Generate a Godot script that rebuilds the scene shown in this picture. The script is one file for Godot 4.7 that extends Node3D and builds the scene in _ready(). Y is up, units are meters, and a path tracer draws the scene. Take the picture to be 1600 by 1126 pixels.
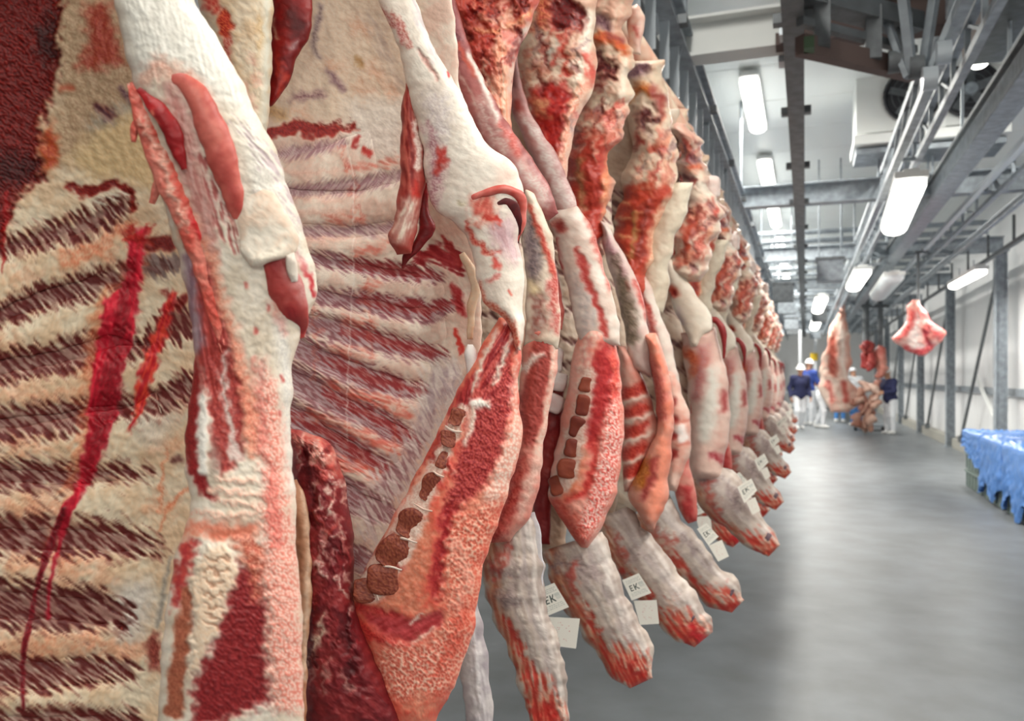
extends Node3D
# A cold store: a row of beef sides hangs along the left of an aisle, steel rails and lamps overhead.
# World: x to the right across the aisle, y up, the aisle runs to -z. Metres.
const F := 1300.0          # focal length in pixels of the 1600 x 1126 frame
const CX := 800.0
const HY := 590.0          # row of the horizon
const EYE := 1.45
const SN := 0.33229        # the camera looks 19.4 degrees to the left of the aisle
const CS := 0.94318
const CEIL := 4.65
const XR := 3.1            # right wall
const XL := -4.2
const ZB := -44.0          # far wall
const ZF := 5.0            # wall behind the camera

var used := {}
var M := {}
var n_lo := FastNoiseLite.new()
var n_mid := FastNoiseLite.new()
var n_hi := FastNoiseLite.new()
var n_fib := FastNoiseLite.new()
var n_cell := FastNoiseLite.new()
var rng := RandomNumberGenerator.new()
var built_in_place := {}
var snap := {}             # the front of the last loft: where it is drawn and how far it stands out

# ---------------------------------------------------------------- names and tags
func numbered(called: String) -> String:
	var k: int = used.get(called, -1) + 1
	used[called] = k
	return called if k == 0 else "%s_%03d" % [called, k]

func thing(called: String, label: String, category: String, at := Vector3.ZERO, group := "") -> Node3D:
	var o := Node3D.new()
	o.name = numbered(called)
	add_child(o)
	o.position = at
	if category == "beef carcass" or category == "worker":
		built_in_place[o] = true
	tag(o, label, category, group)
	return o

func tag(o: Node, label: String, category: String, group := "") -> void:
	o.set_meta("label", label)
	o.set_meta("category", category)
	if group:
		o.set_meta("group", group)

func put(called: String, mesh: Mesh, m: Material, parent: Node, x := Transform3D()) -> MeshInstance3D:
	var o := MeshInstance3D.new()
	o.name = numbered(called) if parent == self else called
	o.mesh = mesh
	o.material_override = m
	o.transform = x
	if parent in built_in_place:      # its parts are laid out in the hall's own axes
		o.position -= (parent as Node3D).position
	parent.add_child(o, true)
	return o

func struct(called: String, mesh: Mesh, m: Material, x := Transform3D(), label := "") -> MeshInstance3D:
	var o := put(called, mesh, m, self, x)
	o.set_meta("kind", "structure")
	o.set_meta("label", label if label else "plain " + called.replace("_", " ") + " of the cold store hall")
	o.set_meta("category", called.get_slice("_", 0))
	return o

# ---------------------------------------------------------------- pixels of the frame to points
func ray(px: float, py: float) -> Vector3:      # length 1 along the camera's axis
	var a := (px - CX) / F
	return Vector3(-SN + CS * a, (HY - py) / F, -CS - SN * a)

func at_y(px: float, py: float, y: float) -> Vector3:
	var r := ray(px, py)
	return Vector3(0, EYE, 0) + r * ((y - EYE) / r.y)

func at_z(px: float, py: float, z: float) -> Vector3:
	var r := ray(px, py)
	return Vector3(0, EYE, 0) + r * (z / r.z)

func at_x(px: float, py: float, x: float) -> Vector3:
	var r := ray(px, py)
	return Vector3(0, EYE, 0) + r * (x / r.x)

func at_t(px: float, py: float, t: float) -> Vector3:
	return Vector3(0, EYE, 0) + ray(px, py) * t

# ---------------------------------------------------------------- plain shapes
func boxm(s: Vector3) -> BoxMesh:
	var b := BoxMesh.new()
	b.size = s
	return b

func along(a: Vector3, b: Vector3, up := Vector3.UP) -> Transform3D:   # z axis from a to b
	var z := (b - a).normalized()
	if absf(z.dot(up)) > 0.99:
		up = Vector3.RIGHT
	var x := up.cross(z).normalized()
	return Transform3D(Basis(x, z.cross(x), z), (a + b) / 2)

func bar(called: String, a: Vector3, b: Vector3, w: float, h: float, m: Material, parent: Node) -> MeshInstance3D:
	return put(called, boxm(Vector3(w, h, a.distance_to(b))), m, parent, along(a, b))

func rod(called: String, a: Vector3, b: Vector3, r: float, m: Material, parent: Node, seg := 10) -> MeshInstance3D:
	var c := CylinderMesh.new()
	c.top_radius = r
	c.bottom_radius = r
	c.height = a.distance_to(b)
	c.radial_segments = seg
	c.rings = 1
	var t := along(a, b)
	return put(called, c, m, parent, Transform3D(Basis(t.basis.x, t.basis.z, -t.basis.y), t.origin))

func ibeam_mesh(w: float, h: float, l: float, tf := 0.018, tw := 0.014) -> Mesh:   # along z
	var st := SurfaceTool.new()
	for s in [[w, tf, h / 2 - tf / 2], [w, tf, -h / 2 + tf / 2], [tw, h - 2 * tf, 0.0]]:
		st.append_from(boxm(Vector3(s[0], s[1], l)), 0, Transform3D(Basis(), Vector3(0, s[2], 0)))
	return st.commit()

func ibeam(called: String, a: Vector3, b: Vector3, w: float, h: float, m: Material, parent: Node) -> MeshInstance3D:
	return put(called, ibeam_mesh(w, h, a.distance_to(b)), m, parent, along(a, b))

func lathe(profile: Array, seg: int) -> ArrayMesh:      # [r, y, r, y ...] from the top down
	var st := SurfaceTool.new()
	st.begin(Mesh.PRIMITIVE_TRIANGLES)
	st.set_smooth_group(0)
	var n := profile.size() / 2
	var pt := func(i: int, k: int) -> Vector3:
		var a := TAU * k / seg
		return Vector3(profile[2 * i] * cos(a), profile[2 * i + 1], profile[2 * i] * sin(a))
	for i in n - 1:
		for k in seg:
			var p: Array = [pt.call(i, k), pt.call(i, k + 1), pt.call(i + 1, k + 1), pt.call(i + 1, k)]
			for j in [0, 1, 2, 0, 2, 3]:
				st.add_vertex(p[j])
	st.generate_normals()
	return st.commit()

# ---------------------------------------------------------------- surfaces of meat, fat and bone: colour and relief fields
class Stroke:
	var line := true
	var p := PackedVector3Array()
	var poly := PackedVector2Array()
	var col: Color
	var col2: Color
	var soft := 3.0
	var jit := 4.0
	var tex := 0           # 0 mottled, 1 fibres, 2 grains, 3 fibres with ragged edges
	var ca := 1.0
	var sa := 0.0
	var rag := 0.0
	var op := 1.0
	var h := 0.0
	var hv := 0.0
	var fs := 1.0
	var box: Rect2
	func dist(x: float, y: float) -> float:
		if line:
			var best := 1e9
			for i in p.size() - 1:
				var a := p[i]
				var b := p[i + 1]
				var dx := b.x - a.x
				var dy := b.y - a.y
				var t := clampf(((x - a.x) * dx + (y - a.y) * dy) / maxf(dx * dx + dy * dy, 1e-6), 0.0, 1.0)
				var ex := x - a.x - t * dx
				var ey := y - a.y - t * dy
				best = minf(best, sqrt(ex * ex + ey * ey) - lerpf(a.z, b.z, t))
			return best
		var q := Vector2(x, y)
		var near := 1e9
		for i in poly.size():
			var c := Geometry2D.get_closest_point_to_segment(q, poly[i], poly[(i + 1) % poly.size()])
			near = minf(near, c.distance_squared_to(q))
		near = sqrt(near)
		return -near if Geometry2D.is_point_in_polygon(q, poly) else near

class Field:
	var base: Color
	var base2: Color
	var hn := 0.0012
	var lump := 0.0
	var strokes: Array = []

func hx(c: String) -> Color:
	return Color(c)

func field(base: String, base2: String, hn := 0.0012) -> Field:
	var f := Field.new()
	f.base = hx(base)
	f.base2 = hx(base2)
	f.hn = hn
	return f

# o: soft, jit, tex, ang (degrees), rag, op, h (mm), hv (mm), fs
func _finish(f: Field, s: Stroke, cols: String, o: Dictionary) -> Stroke:
	s.col = hx(cols.get_slice(" ", 0))
	s.col2 = hx(cols.get_slice(" ", 1)) if " " in cols else s.col
	s.soft = o.get("soft", 3.0) * 1.6
	s.jit = o.get("jit", 4.0) * 0.8
	s.tex = o.get("tex", 0)
	s.ca = cos(deg_to_rad(o.get("ang", 0.0)))
	s.sa = sin(deg_to_rad(o.get("ang", 0.0)))
	s.rag = o.get("rag", 0.0)
	s.op = o.get("op", 1.0)
	s.h = o.get("h", 0.0) * 0.001
	s.hv = o.get("hv", 0.0) * 0.001
	s.fs = o.get("fs", 1.0)
	var grow := s.soft + s.jit * 1.8 + s.rag * 0.8
	if s.line:
		s.box = Rect2(s.p[0].x, s.p[0].y, 0, 0)
		for q in s.p:
			s.box = s.box.merge(Rect2(q.x - q.z, q.y - q.z, 2 * q.z, 2 * q.z))
	else:
		s.box = Rect2(s.poly[0], Vector2.ZERO)
		for q in s.poly:
			s.box = s.box.expand(q)
	s.box = s.box.grow(grow)
	f.strokes.append(s)
	return s

func ln(f: Field, cols: String, pts: Array, o := {}) -> Stroke:     # pts x, y, half width ...
	var s := Stroke.new()
	for i in range(0, pts.size(), 3):
		s.p.append(Vector3(pts[i], pts[i + 1], pts[i + 2]))
	if s.p.size() == 1:
		s.p.append(s.p[0] + Vector3(0.01, 0, 0))
	return _finish(f, s, cols, o)

func pg(f: Field, cols: String, pts: Array, o := {}) -> Stroke:
	var s := Stroke.new()
	s.line = false
	for i in range(0, pts.size(), 2):
		s.poly.append(Vector2(pts[i], pts[i + 1]))
	return _finish(f, s, cols, o)

func shade(f: Field, x: float, y: float) -> Color:
	var lo := n_lo.get_noise_2d(x, y)
	var mi := n_mid.get_noise_2d(x, y)
	var mj := n_mid.get_noise_2d(x + 517.0, y + 311.0)
	var hi := n_hi.get_noise_2d(x, y)
	var c := f.base.lerp(f.base2, clampf(0.5 + 1.1 * lo + 0.7 * mi + 0.35 * hi, 0.0, 1.0))
	var h := f.hn * (mi * 0.8 + hi * 0.2) + f.lump * lo
	var q := Vector2(x, y)
	for s: Stroke in f.strokes:
		if not s.box.has_point(q):
			continue
		var sd := s.dist(x + s.jit * (mi * 1.25 + lo * 0.9 + hi * 0.2), y + s.jit * (mj * 1.25 - lo * 0.9 - hi * 0.2))
		var v := hi
		if s.tex == 1 or s.tex == 3:
			v = n_fib.get_noise_2d((x * s.ca + y * s.sa) * 0.02 * s.fs + lo * 0.3, (y * s.ca - x * s.sa) * 0.14 * s.fs + mi * 0.2)
		elif s.tex == 2:
			v = (n_cell.get_noise_2d(x * s.fs, y * s.fs) + 0.56) * 1.3 + hi * 0.3
		if s.tex == 3:
			sd += v * s.rag * 0.9
		if sd >= s.soft:
			continue
		var a := clampf((s.soft - sd) / (2.0 * s.soft), 0.0, 1.0)
		a = a * a * (3.0 - 2.0 * a) * s.op
		c = c.lerp(s.col.lerp(s.col2, clampf(0.5 + v * (2.4 if s.tex == 3 else 1.5), 0.0, 1.0)), a)
		h += a * (s.h + v * s.hv)
	var k := 1.0 + 0.05 * hi
	return Color(c.r * k, c.g * k, c.b * k, h)

# ---------------------------------------------------------------- lofts: a closed body between a left and a right edge
func smooth_line(e: Array, n: int) -> PackedVector2Array:        # n + 1 points by length along a curve through x, y ...
	var cv := Curve2D.new()
	cv.bake_interval = 2.0
	var k := e.size() / 2
	for i in k:
		var p := Vector2(e[2 * i], e[2 * i + 1])
		var a := Vector2(e[2 * maxi(i - 1, 0)], e[2 * maxi(i - 1, 0) + 1])
		var b := Vector2(e[2 * mini(i + 1, k - 1)], e[2 * mini(i + 1, k - 1) + 1])
		var t := (b - a).normalized()
		var tin := t * (p.distance_to(a) * 0.3)
		var tout := t * (p.distance_to(b) * 0.3)
		cv.add_point(p, -tin, tout)
	var out := PackedVector2Array()
	var l := cv.get_baked_length()
	for i in n + 1:
		out.append(cv.sample_baked(l * i / n, true))
	return out

func on_plane(px: float, py: float, phi: float, d: float) -> Vector3:
	var r := ray(px, py)
	return Vector3(0, EYE, 0) + r * (-d / (r.x * sin(phi) + r.z * cos(phi)))

# o: phi, d (plane), off (m towards the viewer), bulge (m) or rel (of half width), back (of bulge, or m when thick is set), k, step, taper, dep (Callable u v -> m)
func sheet(parent: Node, called: String, el: Array, er: Array, f: Field, o: Dictionary) -> MeshInstance3D:
	var phi: float = deg_to_rad(o.phi)
	var d: float = o.d - o.get("off", 0.0)
	var step: float = o.get("step", 3.0)
	var lenl := 0.0
	for i in range(2, el.size(), 2):
		lenl += Vector2(el[i] - el[i - 2], el[i + 1] - el[i - 1]).length()
	var nu := maxi(4, int(lenl / step))
	var ls := smooth_line(el, nu)
	var rs := smooth_line(er, nu)
	var wmax := 0.0
	for i in nu + 1:
		wmax = maxf(wmax, ls[i].distance_to(rs[i]))
	var nv := maxi(5, int(wmax / step))
	var nb := maxi(4, nv / 5)
	var ring := nv + 1 + nb - 1
	var k: float = o.get("k", 2.0)
	var bulge: float = o.get("bulge", 0.02)
	var rel: float = o.get("rel", 0.0)
	var back: float = o.get("back", 1.0)
	var tu: float = o.get("taper", 0.06)
	var dep = o.get("dep", null)
	var wob: float = o.get("wob", 1.2)
	var pos := PackedVector3Array()
	var col := PackedColorArray()
	pos.resize(ring * (nu + 1) + 2)
	col.resize(pos.size())
	var fb := f.base.lerp(f.base2, 0.5)
	var sq := PackedVector2Array()
	var sg := PackedFloat32Array()
	var on = o.get("on", null)
	var lift: float = o.get("lift", 0.0)
	var rise := PackedFloat32Array()
	if on:
		for i in nu + 1:
			rise.append(surf(on, (ls[i] + rs[i]) / 2))
		for pass_ in 6:
			var was := rise.duplicate()
			for i in nu + 1:
				rise[i] = (was[maxi(i - 2, 0)] + was[maxi(i - 1, 0)] + was[i] + was[mini(i + 1, nu)] + was[mini(i + 2, nu)]) / 5.0
	for i in nu + 1:
		var u := float(i) / nu
		var l := ls[i]
		var r := rs[i]
		var under := 0.0
		if on:
			under = rise[i] + lift - o.get("off", 0.0)
		if wob > 0.0:
			var ax := (r - l).normalized() * wob * 2.0
			l += ax * (1.5 * n_lo.get_noise_2d(l.x * 1.6, l.y * 1.6) + 0.25 * n_mid.get_noise_2d(l.x, l.y))
			r += ax * (1.5 * n_lo.get_noise_2d(r.x * 1.6, r.y * 1.6) + 0.25 * n_mid.get_noise_2d(r.x, r.y))
		var b := bulge
		if rel > 0.0:
			b = minf(bulge, rel * l.distance_to(r) * 0.5 * d / F)
		if tu > 0.0:
			var e := minf(u, 1.0 - u) / tu
			if e < 1.0:
				b *= sqrt(maxf(1.0 - (1.0 - e) * (1.0 - e), 0.03))
		for j in nv + 1:
			var s := float(j) / nv
			var v := lerpf(s, 0.5 - 0.5 * cos(PI * s), 0.6)
			var q := l.lerp(r, v)
			var c := shade(f, q.x, q.y)
			var w := sqrt(maxf(1.0 - pow(absf(2.0 * v - 1.0), k), 0.0))
			var g: float = b * w + c.a * minf(1.0, 4.0 * minf(v, 1.0 - v) + 0.3)
			if dep:
				g += dep.call(u, v)
			g += under
			sq.append(q)
			sg.append(g + o.get("off", 0.0))
			pos[i * ring + j] = on_plane(q.x, q.y, phi, d - g)
			c.a = 1.0
			col[i * ring + j] = c
		for j in nb - 1:
			var v := 1.0 - float(j + 1) / nb
			var q := l.lerp(r, v)
			var w := sqrt(maxf(1.0 - pow(absf(2.0 * v - 1.0), k), 0.0))
			var g: float = -b * back * w
			if dep:
				g += dep.call(u, v)
			g += under
			pos[i * ring + nv + 1 + j] = on_plane(q.x, q.y, phi, d - g)
			var n := n_mid.get_noise_2d(q.x, q.y + 900.0)
			col[i * ring + nv + 1 + j] = Color("d9c3ad").lerp(Color("b8483f"), clampf(0.25 + n * 1.4, 0, 1))
	for e in 2:
		var c := Vector3.ZERO
		for j in ring:
			c += pos[e * nu * ring + j]
		pos[ring * (nu + 1) + e] = c / ring
		col[ring * (nu + 1) + e] = fb
	var idx := PackedInt32Array()
	idx.resize(nu * ring * 6 + ring * 6)
	var w := 0
	for i in nu:
		for j in ring:
			var j2 := (j + 1) % ring
			var a := i * ring + j
			var b2 := i * ring + j2
			var c2 := (i + 1) * ring + j2
			var d2 := (i + 1) * ring + j
			idx[w] = a
			idx[w + 1] = b2
			idx[w + 2] = c2
			idx[w + 3] = a
			idx[w + 4] = c2
			idx[w + 5] = d2
			w += 6
	for j in ring:
		var j2 := (j + 1) % ring
		idx[w] = ring * (nu + 1)
		idx[w + 1] = j2
		idx[w + 2] = j
		idx[w + 3] = ring * (nu + 1) + 1
		idx[w + 4] = nu * ring + j
		idx[w + 5] = nu * ring + j2
		w += 6
	snap = {"q": sq, "g": sg}
	return put(called, flesh_mesh(pos, col, idx), o.get("mat", M.flesh), parent)

func surf(s: Dictionary, p: Vector2) -> float:
	var q: PackedVector2Array = s.q
	var best := 1e9
	var at := 0
	for i in range(0, q.size(), maxi(3, int(q.size() / 5000) * 2 + 1)):
		var d := q[i].distance_squared_to(p)
		if d < best:
			best = d
			at = i
	return s.g[at]

func flesh_mesh(pos: PackedVector3Array, col: PackedColorArray, idx: PackedInt32Array) -> ArrayMesh:
	var nrm := PackedVector3Array()
	nrm.resize(pos.size())
	for t in range(0, idx.size(), 3):
		var a := pos[idx[t]]
		var n := (pos[idx[t + 2]] - a).cross(pos[idx[t + 1]] - a)
		nrm[idx[t]] += n
		nrm[idx[t + 1]] += n
		nrm[idx[t + 2]] += n
	for i in nrm.size():
		nrm[i] = nrm[i].normalized()
	var arr := []
	arr.resize(Mesh.ARRAY_MAX)
	arr[Mesh.ARRAY_VERTEX] = pos
	arr[Mesh.ARRAY_NORMAL] = nrm
	arr[Mesh.ARRAY_COLOR] = col
	arr[Mesh.ARRAY_INDEX] = idx
	var m := ArrayMesh.new()
	m.add_surface_from_arrays(Mesh.PRIMITIVE_TRIANGLES, arr)
	return m

func ribbon(parent: Node, called: String, pts: Array, f: Field, o: Dictionary) -> MeshInstance3D:    # pts x, y, half width ...
	var el := []
	var er := []
	var k := pts.size() / 3
	for i in k:
		var p := Vector2(pts[3 * i], pts[3 * i + 1])
		var a := Vector2(pts[3 * maxi(i - 1, 0)], pts[3 * maxi(i - 1, 0) + 1])
		var b := Vector2(pts[3 * mini(i + 1, k - 1)], pts[3 * mini(i + 1, k - 1) + 1])
		var t := (b - a).normalized()
		var side := Vector2(t.y, -t.x) * float(pts[3 * i + 2])
		# t points down the ribbon: on a page with y down, the left edge lies at minus side
		el.append_array([p.x - side.x, p.y - side.y])
		er.append_array([p.x + side.x, p.y + side.y])
	return sheet(parent, called, er, el, f, o) if o.get("flip", false) else sheet(parent, called, el, er, f, o)

func blob(parent: Node, called: String, cx: float, cy: float, rx: float, ry: float, turn: float, f: Field, o: Dictionary) -> MeshInstance3D:   # a rounded block
	var el := []
	var er := []
	var t := deg_to_rad(turn)
	for i in 9:
		var a := PI * i / 8.0
		var y := -cos(a)
		var x := pow(maxf(1.0 - pow(absf(y), 5.0), 0.0), 0.35) + 0.05
		el.append_array([cx + (-x * rx) * cos(t) - y * ry * sin(t), cy + (-x * rx) * sin(t) + y * ry * cos(t)])
		er.append_array([cx + (x * rx) * cos(t) - y * ry * sin(t), cy + (x * rx) * sin(t) + y * ry * cos(t)])
	var oo := o.duplicate()
	oo.merge({"k": 5.0, "taper": 0.25, "rel": 0.5}, false)
	return sheet(parent, called, el, er, f, oo)

func clutter(f: Field, x0: float, y0: float, x1: float, y1: float, n: int, size: float, seed_: int, cols: Array) -> void:     # scraps of lean, fat and clot on a sawn or torn face
	rng.seed = seed_
	for i in n:
		var x := rng.randf_range(x0, x1)
		var y := rng.randf_range(y0, y1)
		var a := rng.randf_range(0.9, 2.4)
		var l := size * rng.randf_range(0.5, 1.8)
		var w := size * rng.randf_range(0.15, 0.45)
		var c: String = cols[rng.randi() % cols.size()]
		var dark: bool = c < "8"
		ln(f, c, [x - cos(a) * l, y - sin(a) * l, w * 0.4, x, y, w, x + cos(a) * l, y + sin(a) * l, w * 0.3], {"soft": size * 0.3, "jit": size * 0.9, "h": -4.0 if dark else rng.randf_range(-1.0, 3.0), "op": rng.randf_range(0.6, 1.0)})

const HIND := ["6d2422 8a3a34", "b8443a c9604f", "d98a6c e0a488", "e2d0bc d6bda4", "e2d0bc d9c2aa", "a8362e bf4c40", "7d5a5c 9a7a78", "c9785f b0584a", "dccab6 e6d6c4"]

# ---------------------------------------------------------------- materials
func mat(c: String, rough := 0.6, metal := 0.0) -> StandardMaterial3D:
	var m := StandardMaterial3D.new()
	m.albedo_color = hx(c)
	m.roughness = rough
	m.metallic = metal
	return m

func noise_tex(freq: float, size: int, c0: String, c1: String, seed_ := 1, octaves := 4) -> NoiseTexture2D:
	var n := FastNoiseLite.new()
	n.seed = seed_
	n.frequency = freq
	n.fractal_octaves = octaves
	var g := Gradient.new()
	g.set_color(0, hx(c0))
	g.set_color(1, hx(c1))
	var t := NoiseTexture2D.new()
	t.width = size
	t.height = size
	t.seamless = true
	t.noise = n
	t.color_ramp = g
	return t

func bump_tex(freq: float, size: int, strength: float, seed_ := 1) -> NoiseTexture2D:
	var n := FastNoiseLite.new()
	n.seed = seed_
	n.frequency = freq
	var t := NoiseTexture2D.new()
	t.width = size
	t.height = size
	t.seamless = true
	t.as_normal_map = true
	t.bump_strength = strength
	t.noise = n
	return t

func tri(m: StandardMaterial3D, s: float) -> StandardMaterial3D:
	m.uv1_triplanar = true
	m.uv1_world_triplanar = true
	m.uv1_scale = Vector3(s, s, s)
	return m

func make_materials() -> void:
	n_lo.frequency = 0.011
	n_mid.frequency = 0.05
	n_hi.frequency = 0.21
	n_fib.frequency = 1.0
	n_cell.frequency = 0.12
	for n in [n_lo, n_mid, n_hi, n_fib]:
		n.noise_type = FastNoiseLite.TYPE_SIMPLEX_SMOOTH
		n.fractal_type = FastNoiseLite.FRACTAL_FBM
		n.fractal_octaves = 2
		n.seed = 11
	n_fib.fractal_octaves = 1
	n_cell.noise_type = FastNoiseLite.TYPE_CELLULAR
	n_cell.fractal_type = FastNoiseLite.FRACTAL_NONE
	n_cell.cellular_return_type = FastNoiseLite.RETURN_DISTANCE
	var f := StandardMaterial3D.new()
	f.vertex_color_use_as_albedo = true
	f.vertex_color_is_srgb = true
	f.roughness = 0.45
	f.metallic_specular = 0.4
	f.normal_enabled = true
	f.normal_texture = bump_tex(0.05, 512, 6.0, 5)
	f.normal_scale = 0.09
	f.uv1_triplanar = true
	f.uv1_scale = Vector3(9, 9, 9)
	M.flesh = f
	M.floor = tri(mat("83888d", 0.38), 0.16)
	M.floor.metallic_specular = 0.2
	M.floor.albedo_texture = noise_tex(0.012, 1024, "dcdad6", "ffffff", 3, 5)
	M.floor.normal_enabled = true
	M.floor.normal_texture = bump_tex(0.03, 512, 3.0, 8)
	M.floor.normal_scale = 0.04
	M.panel = mat("e6eae8", 0.35)
	M.wall = mat("e6e7e8", 0.4)
	M.kerb = mat("9a9890", 0.8)
	M.steel = tri(mat("a9b2ba", 0.5, 0.15), 0.8)
	M.steel.albedo_texture = noise_tex(0.02, 512, "c0c0c0", "ffffff", 21)
	M.dark = tri(mat("74797d", 0.55, 0.15), 0.8)
	M.dark.albedo_texture = M.steel.albedo_texture
	M.bright = mat("bcc4cb", 0.35, 0.3)
	M.white = mat("e6e8e6", 0.5)
	M.black = mat("26262c", 0.5)
	M.rust = mat("5d4c48", 0.7)
	M.green = mat("4a6048", 0.7)
	M.yellow = mat("e2bd2c", 0.5)
	M.tube = mat("ffffff", 0.4)
	M.tube.emission_enabled = true
	M.tube.emission = Color(1, 0.99, 0.95)
	M.tube.emission_energy_multiplier = 5.0
	M.off = mat("dfe5ea", 0.3)

# ---------------------------------------------------------------- camera, light
func camera_and_light() -> void:
	var c := Camera3D.new()
	c.name = "camera"
	c.projection = Camera3D.PROJECTION_FRUSTUM
	c.near = 0.05
	c.far = 120.0
	c.size = c.near * 1126.0 / F
	c.frustum_offset = Vector2(0, c.near * 27.0 / F)
	c.position = Vector3(0, EYE, 0)
	c.rotation.y = atan2(SN, CS)
	var at := CameraAttributesPhysical.new()
	at.frustum_focal_length = 29.0
	at.frustum_focus_distance = 1.15
	at.exposure_aperture = 6.5
	c.attributes = at
	add_child(c)
	var w := WorldEnvironment.new()
	w.name = "environment"
	var e := Environment.new()
	e.background_mode = Environment.BG_COLOR
	e.background_color = Color(0.6, 0.65, 0.7)
	e.tonemap_mode = Environment.TONE_MAPPER_LINEAR
	e.tonemap_exposure = 1.12
	e.sdfgi_enabled = true
	e.ssao_enabled = true
	e.ssil_enabled = true
	w.environment = e
	add_child(w)

func fitting(called: String, label: String, a: Vector3, b: Vector3, wide: float, energy: float, group := "", lit := true) -> void:
	var t := thing(called, label, "light", Vector3.ZERO, group)
	var x := along(a, b)
	var l := a.distance_to(b)
	var body := SurfaceTool.new()
	body.append_from(boxm(Vector3(wide, 0.05, l + 0.06)), 0, Transform3D(Basis(), Vector3(0, 0.05, 0)))
	body.append_from(boxm(Vector3(wide * 0.5, 0.03, l)), 0, Transform3D(Basis(), Vector3(0, 0.085, 0)))
	put("housing", body.commit(), M.white, t, x)
	var tube := CapsuleMesh.new()
	tube.radius = wide * 0.5
	tube.height = l
	tube.radial_segments = 14
	tube.rings = 4
	put("diffuser", tube, M.tube if lit else M.off, t, x * Transform3D(Basis(Vector3(1, 0, 0), Vector3(0, 0, 1) , Vector3(0, -0.6, 0)), Vector3(0, 0.0, 0)))
	if x.origin.y < CEIL - 0.3:
		for e in [0.25, 0.75]:
			var q := a.lerp(b, e) + Vector3(0, 0.09, 0)
			rod("suspension_wire", q, Vector3(q.x, 3.3 if x.origin.x < 2.0 and called == "hanging_light" else (3.07 if called == "wall_light" else CEIL + 0.01), q.z), 0.006, M.steel, t, 6)
	if called == "hanging_light":
		var q := a.lerp(b, 0.25)
		bar("mount_bar", Vector3(0.72, 3.29, q.z), Vector3(maxf(q.x, 0.9) + 0.05, 3.29, q.z), 0.03, 0.03, M.steel, t)
	if lit and energy > 0.0:
		var al := AreaLight3D.new()
		al.name = "lamp"
		al.area_size = Vector2(wide, l)
		al.light_color = Color(1, 0.985, 0.95)
		al.light_energy = energy
		al.area_range = 30.0
		al.area_attenuation = 2.0
		al.shadow_enabled = true
		var y := Vector3.DOWN
		al.transform = Transform3D(Basis(x.basis.x, x.basis.z, x.basis.x.cross(x.basis.z)), x.origin - Vector3(0, wide * 0.32 + 0.015, 0))
		if (-al.transform.basis.z).y > 0.0:
			al.transform.basis = Basis(-x.basis.x, x.basis.z, (-x.basis.x).cross(x.basis.z))
		t.add_child(al)

func build_lamps() -> void:
	# ceiling row along the aisle, in frame from the third lamp on
	for i in 12:
		if i == 2:
			continue
		var z := -9.85 - 3.45 * (i - 3)
		var wh: String = ["nearest", "second", "third", "fourth", "fifth", "sixth", "seventh", "eighth", "farthest"][clampi(i - 3, 0, 8)]
		if i < 3:  # unseen lamps added to light the front of the row
			wh = ["added_behind", "first added unseen", "second unseen"][i]
		fitting("ceiling_light", "white fluorescent light on the ceiling left of the middle track, %s from the camera" % wh, Vector3(-0.55, CEIL - 0.12, z + 0.95), Vector3(-0.55, CEIL - 0.12, z - 0.95), 0.2, (16.0 if i >= 6 else 13.0) if i >= 3 else 3.8, "ceiling lights along the aisle")
	fitting("hanging_light", "large bright fluorescent light hanging lowest between the steel trusses", at_y(1424, 283, 2.98), at_y(1396, 360, 2.98), 0.24, 6.0, "hanging aisle lights")
	fitting("hanging_light", "lit fluorescent light hanging beside an unlit one above the far carcass", at_y(1349, 424, 2.98), at_y(1333, 450, 2.98), 0.24, 5.0, "hanging aisle lights")
	fitting("hanging_light", "unlit pale fluorescent light with grey tubes above the far carcasses", at_y(1398, 432, 2.98), at_y(1372, 464, 2.98), 0.3, 0.0, "hanging aisle lights", false)
	fitting("hanging_light", "small far fluorescent light above the pointed hanging carcass", at_y(1284, 466, 2.98), at_y(1277, 486, 2.98), 0.24, 5.0, "hanging aisle lights")
	fitting("hanging_light", "smallest far fluorescent light above the workers", at_y(1277, 498, 2.98), at_y(1272, 513, 2.98), 0.26, 6.0, "hanging aisle lights")
	fitting("wall_light", "slanting fluorescent light beside the white right wall", at_y(1534, 424, 2.85), at_y(1489, 448, 2.85), 0.16, 5.0, "")
	fitting("duct_light", "small bright light tucked under the end of the cable duct above the cooler", at_y(1533, 94, 4.3), at_y(1525, 104, 4.3), 0.16, 3.0)
	# added unseen lamps behind and above the camera, to brighten the beef sides
	for p in [Vector3(0.9, 3.0, 2.2), Vector3(0.9, 3.0, -1.6), Vector3(2.3, 3.6, -4.0), Vector3(2.3, 3.6, 0.5)]:
		fitting("added_lamp", "added fluorescent light behind or above the camera out of the frame", p + Vector3(0, 0, 0.9), p - Vector3(0, 0, 0.9), 0.24, 4.8, "added lights out of the frame")

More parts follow.
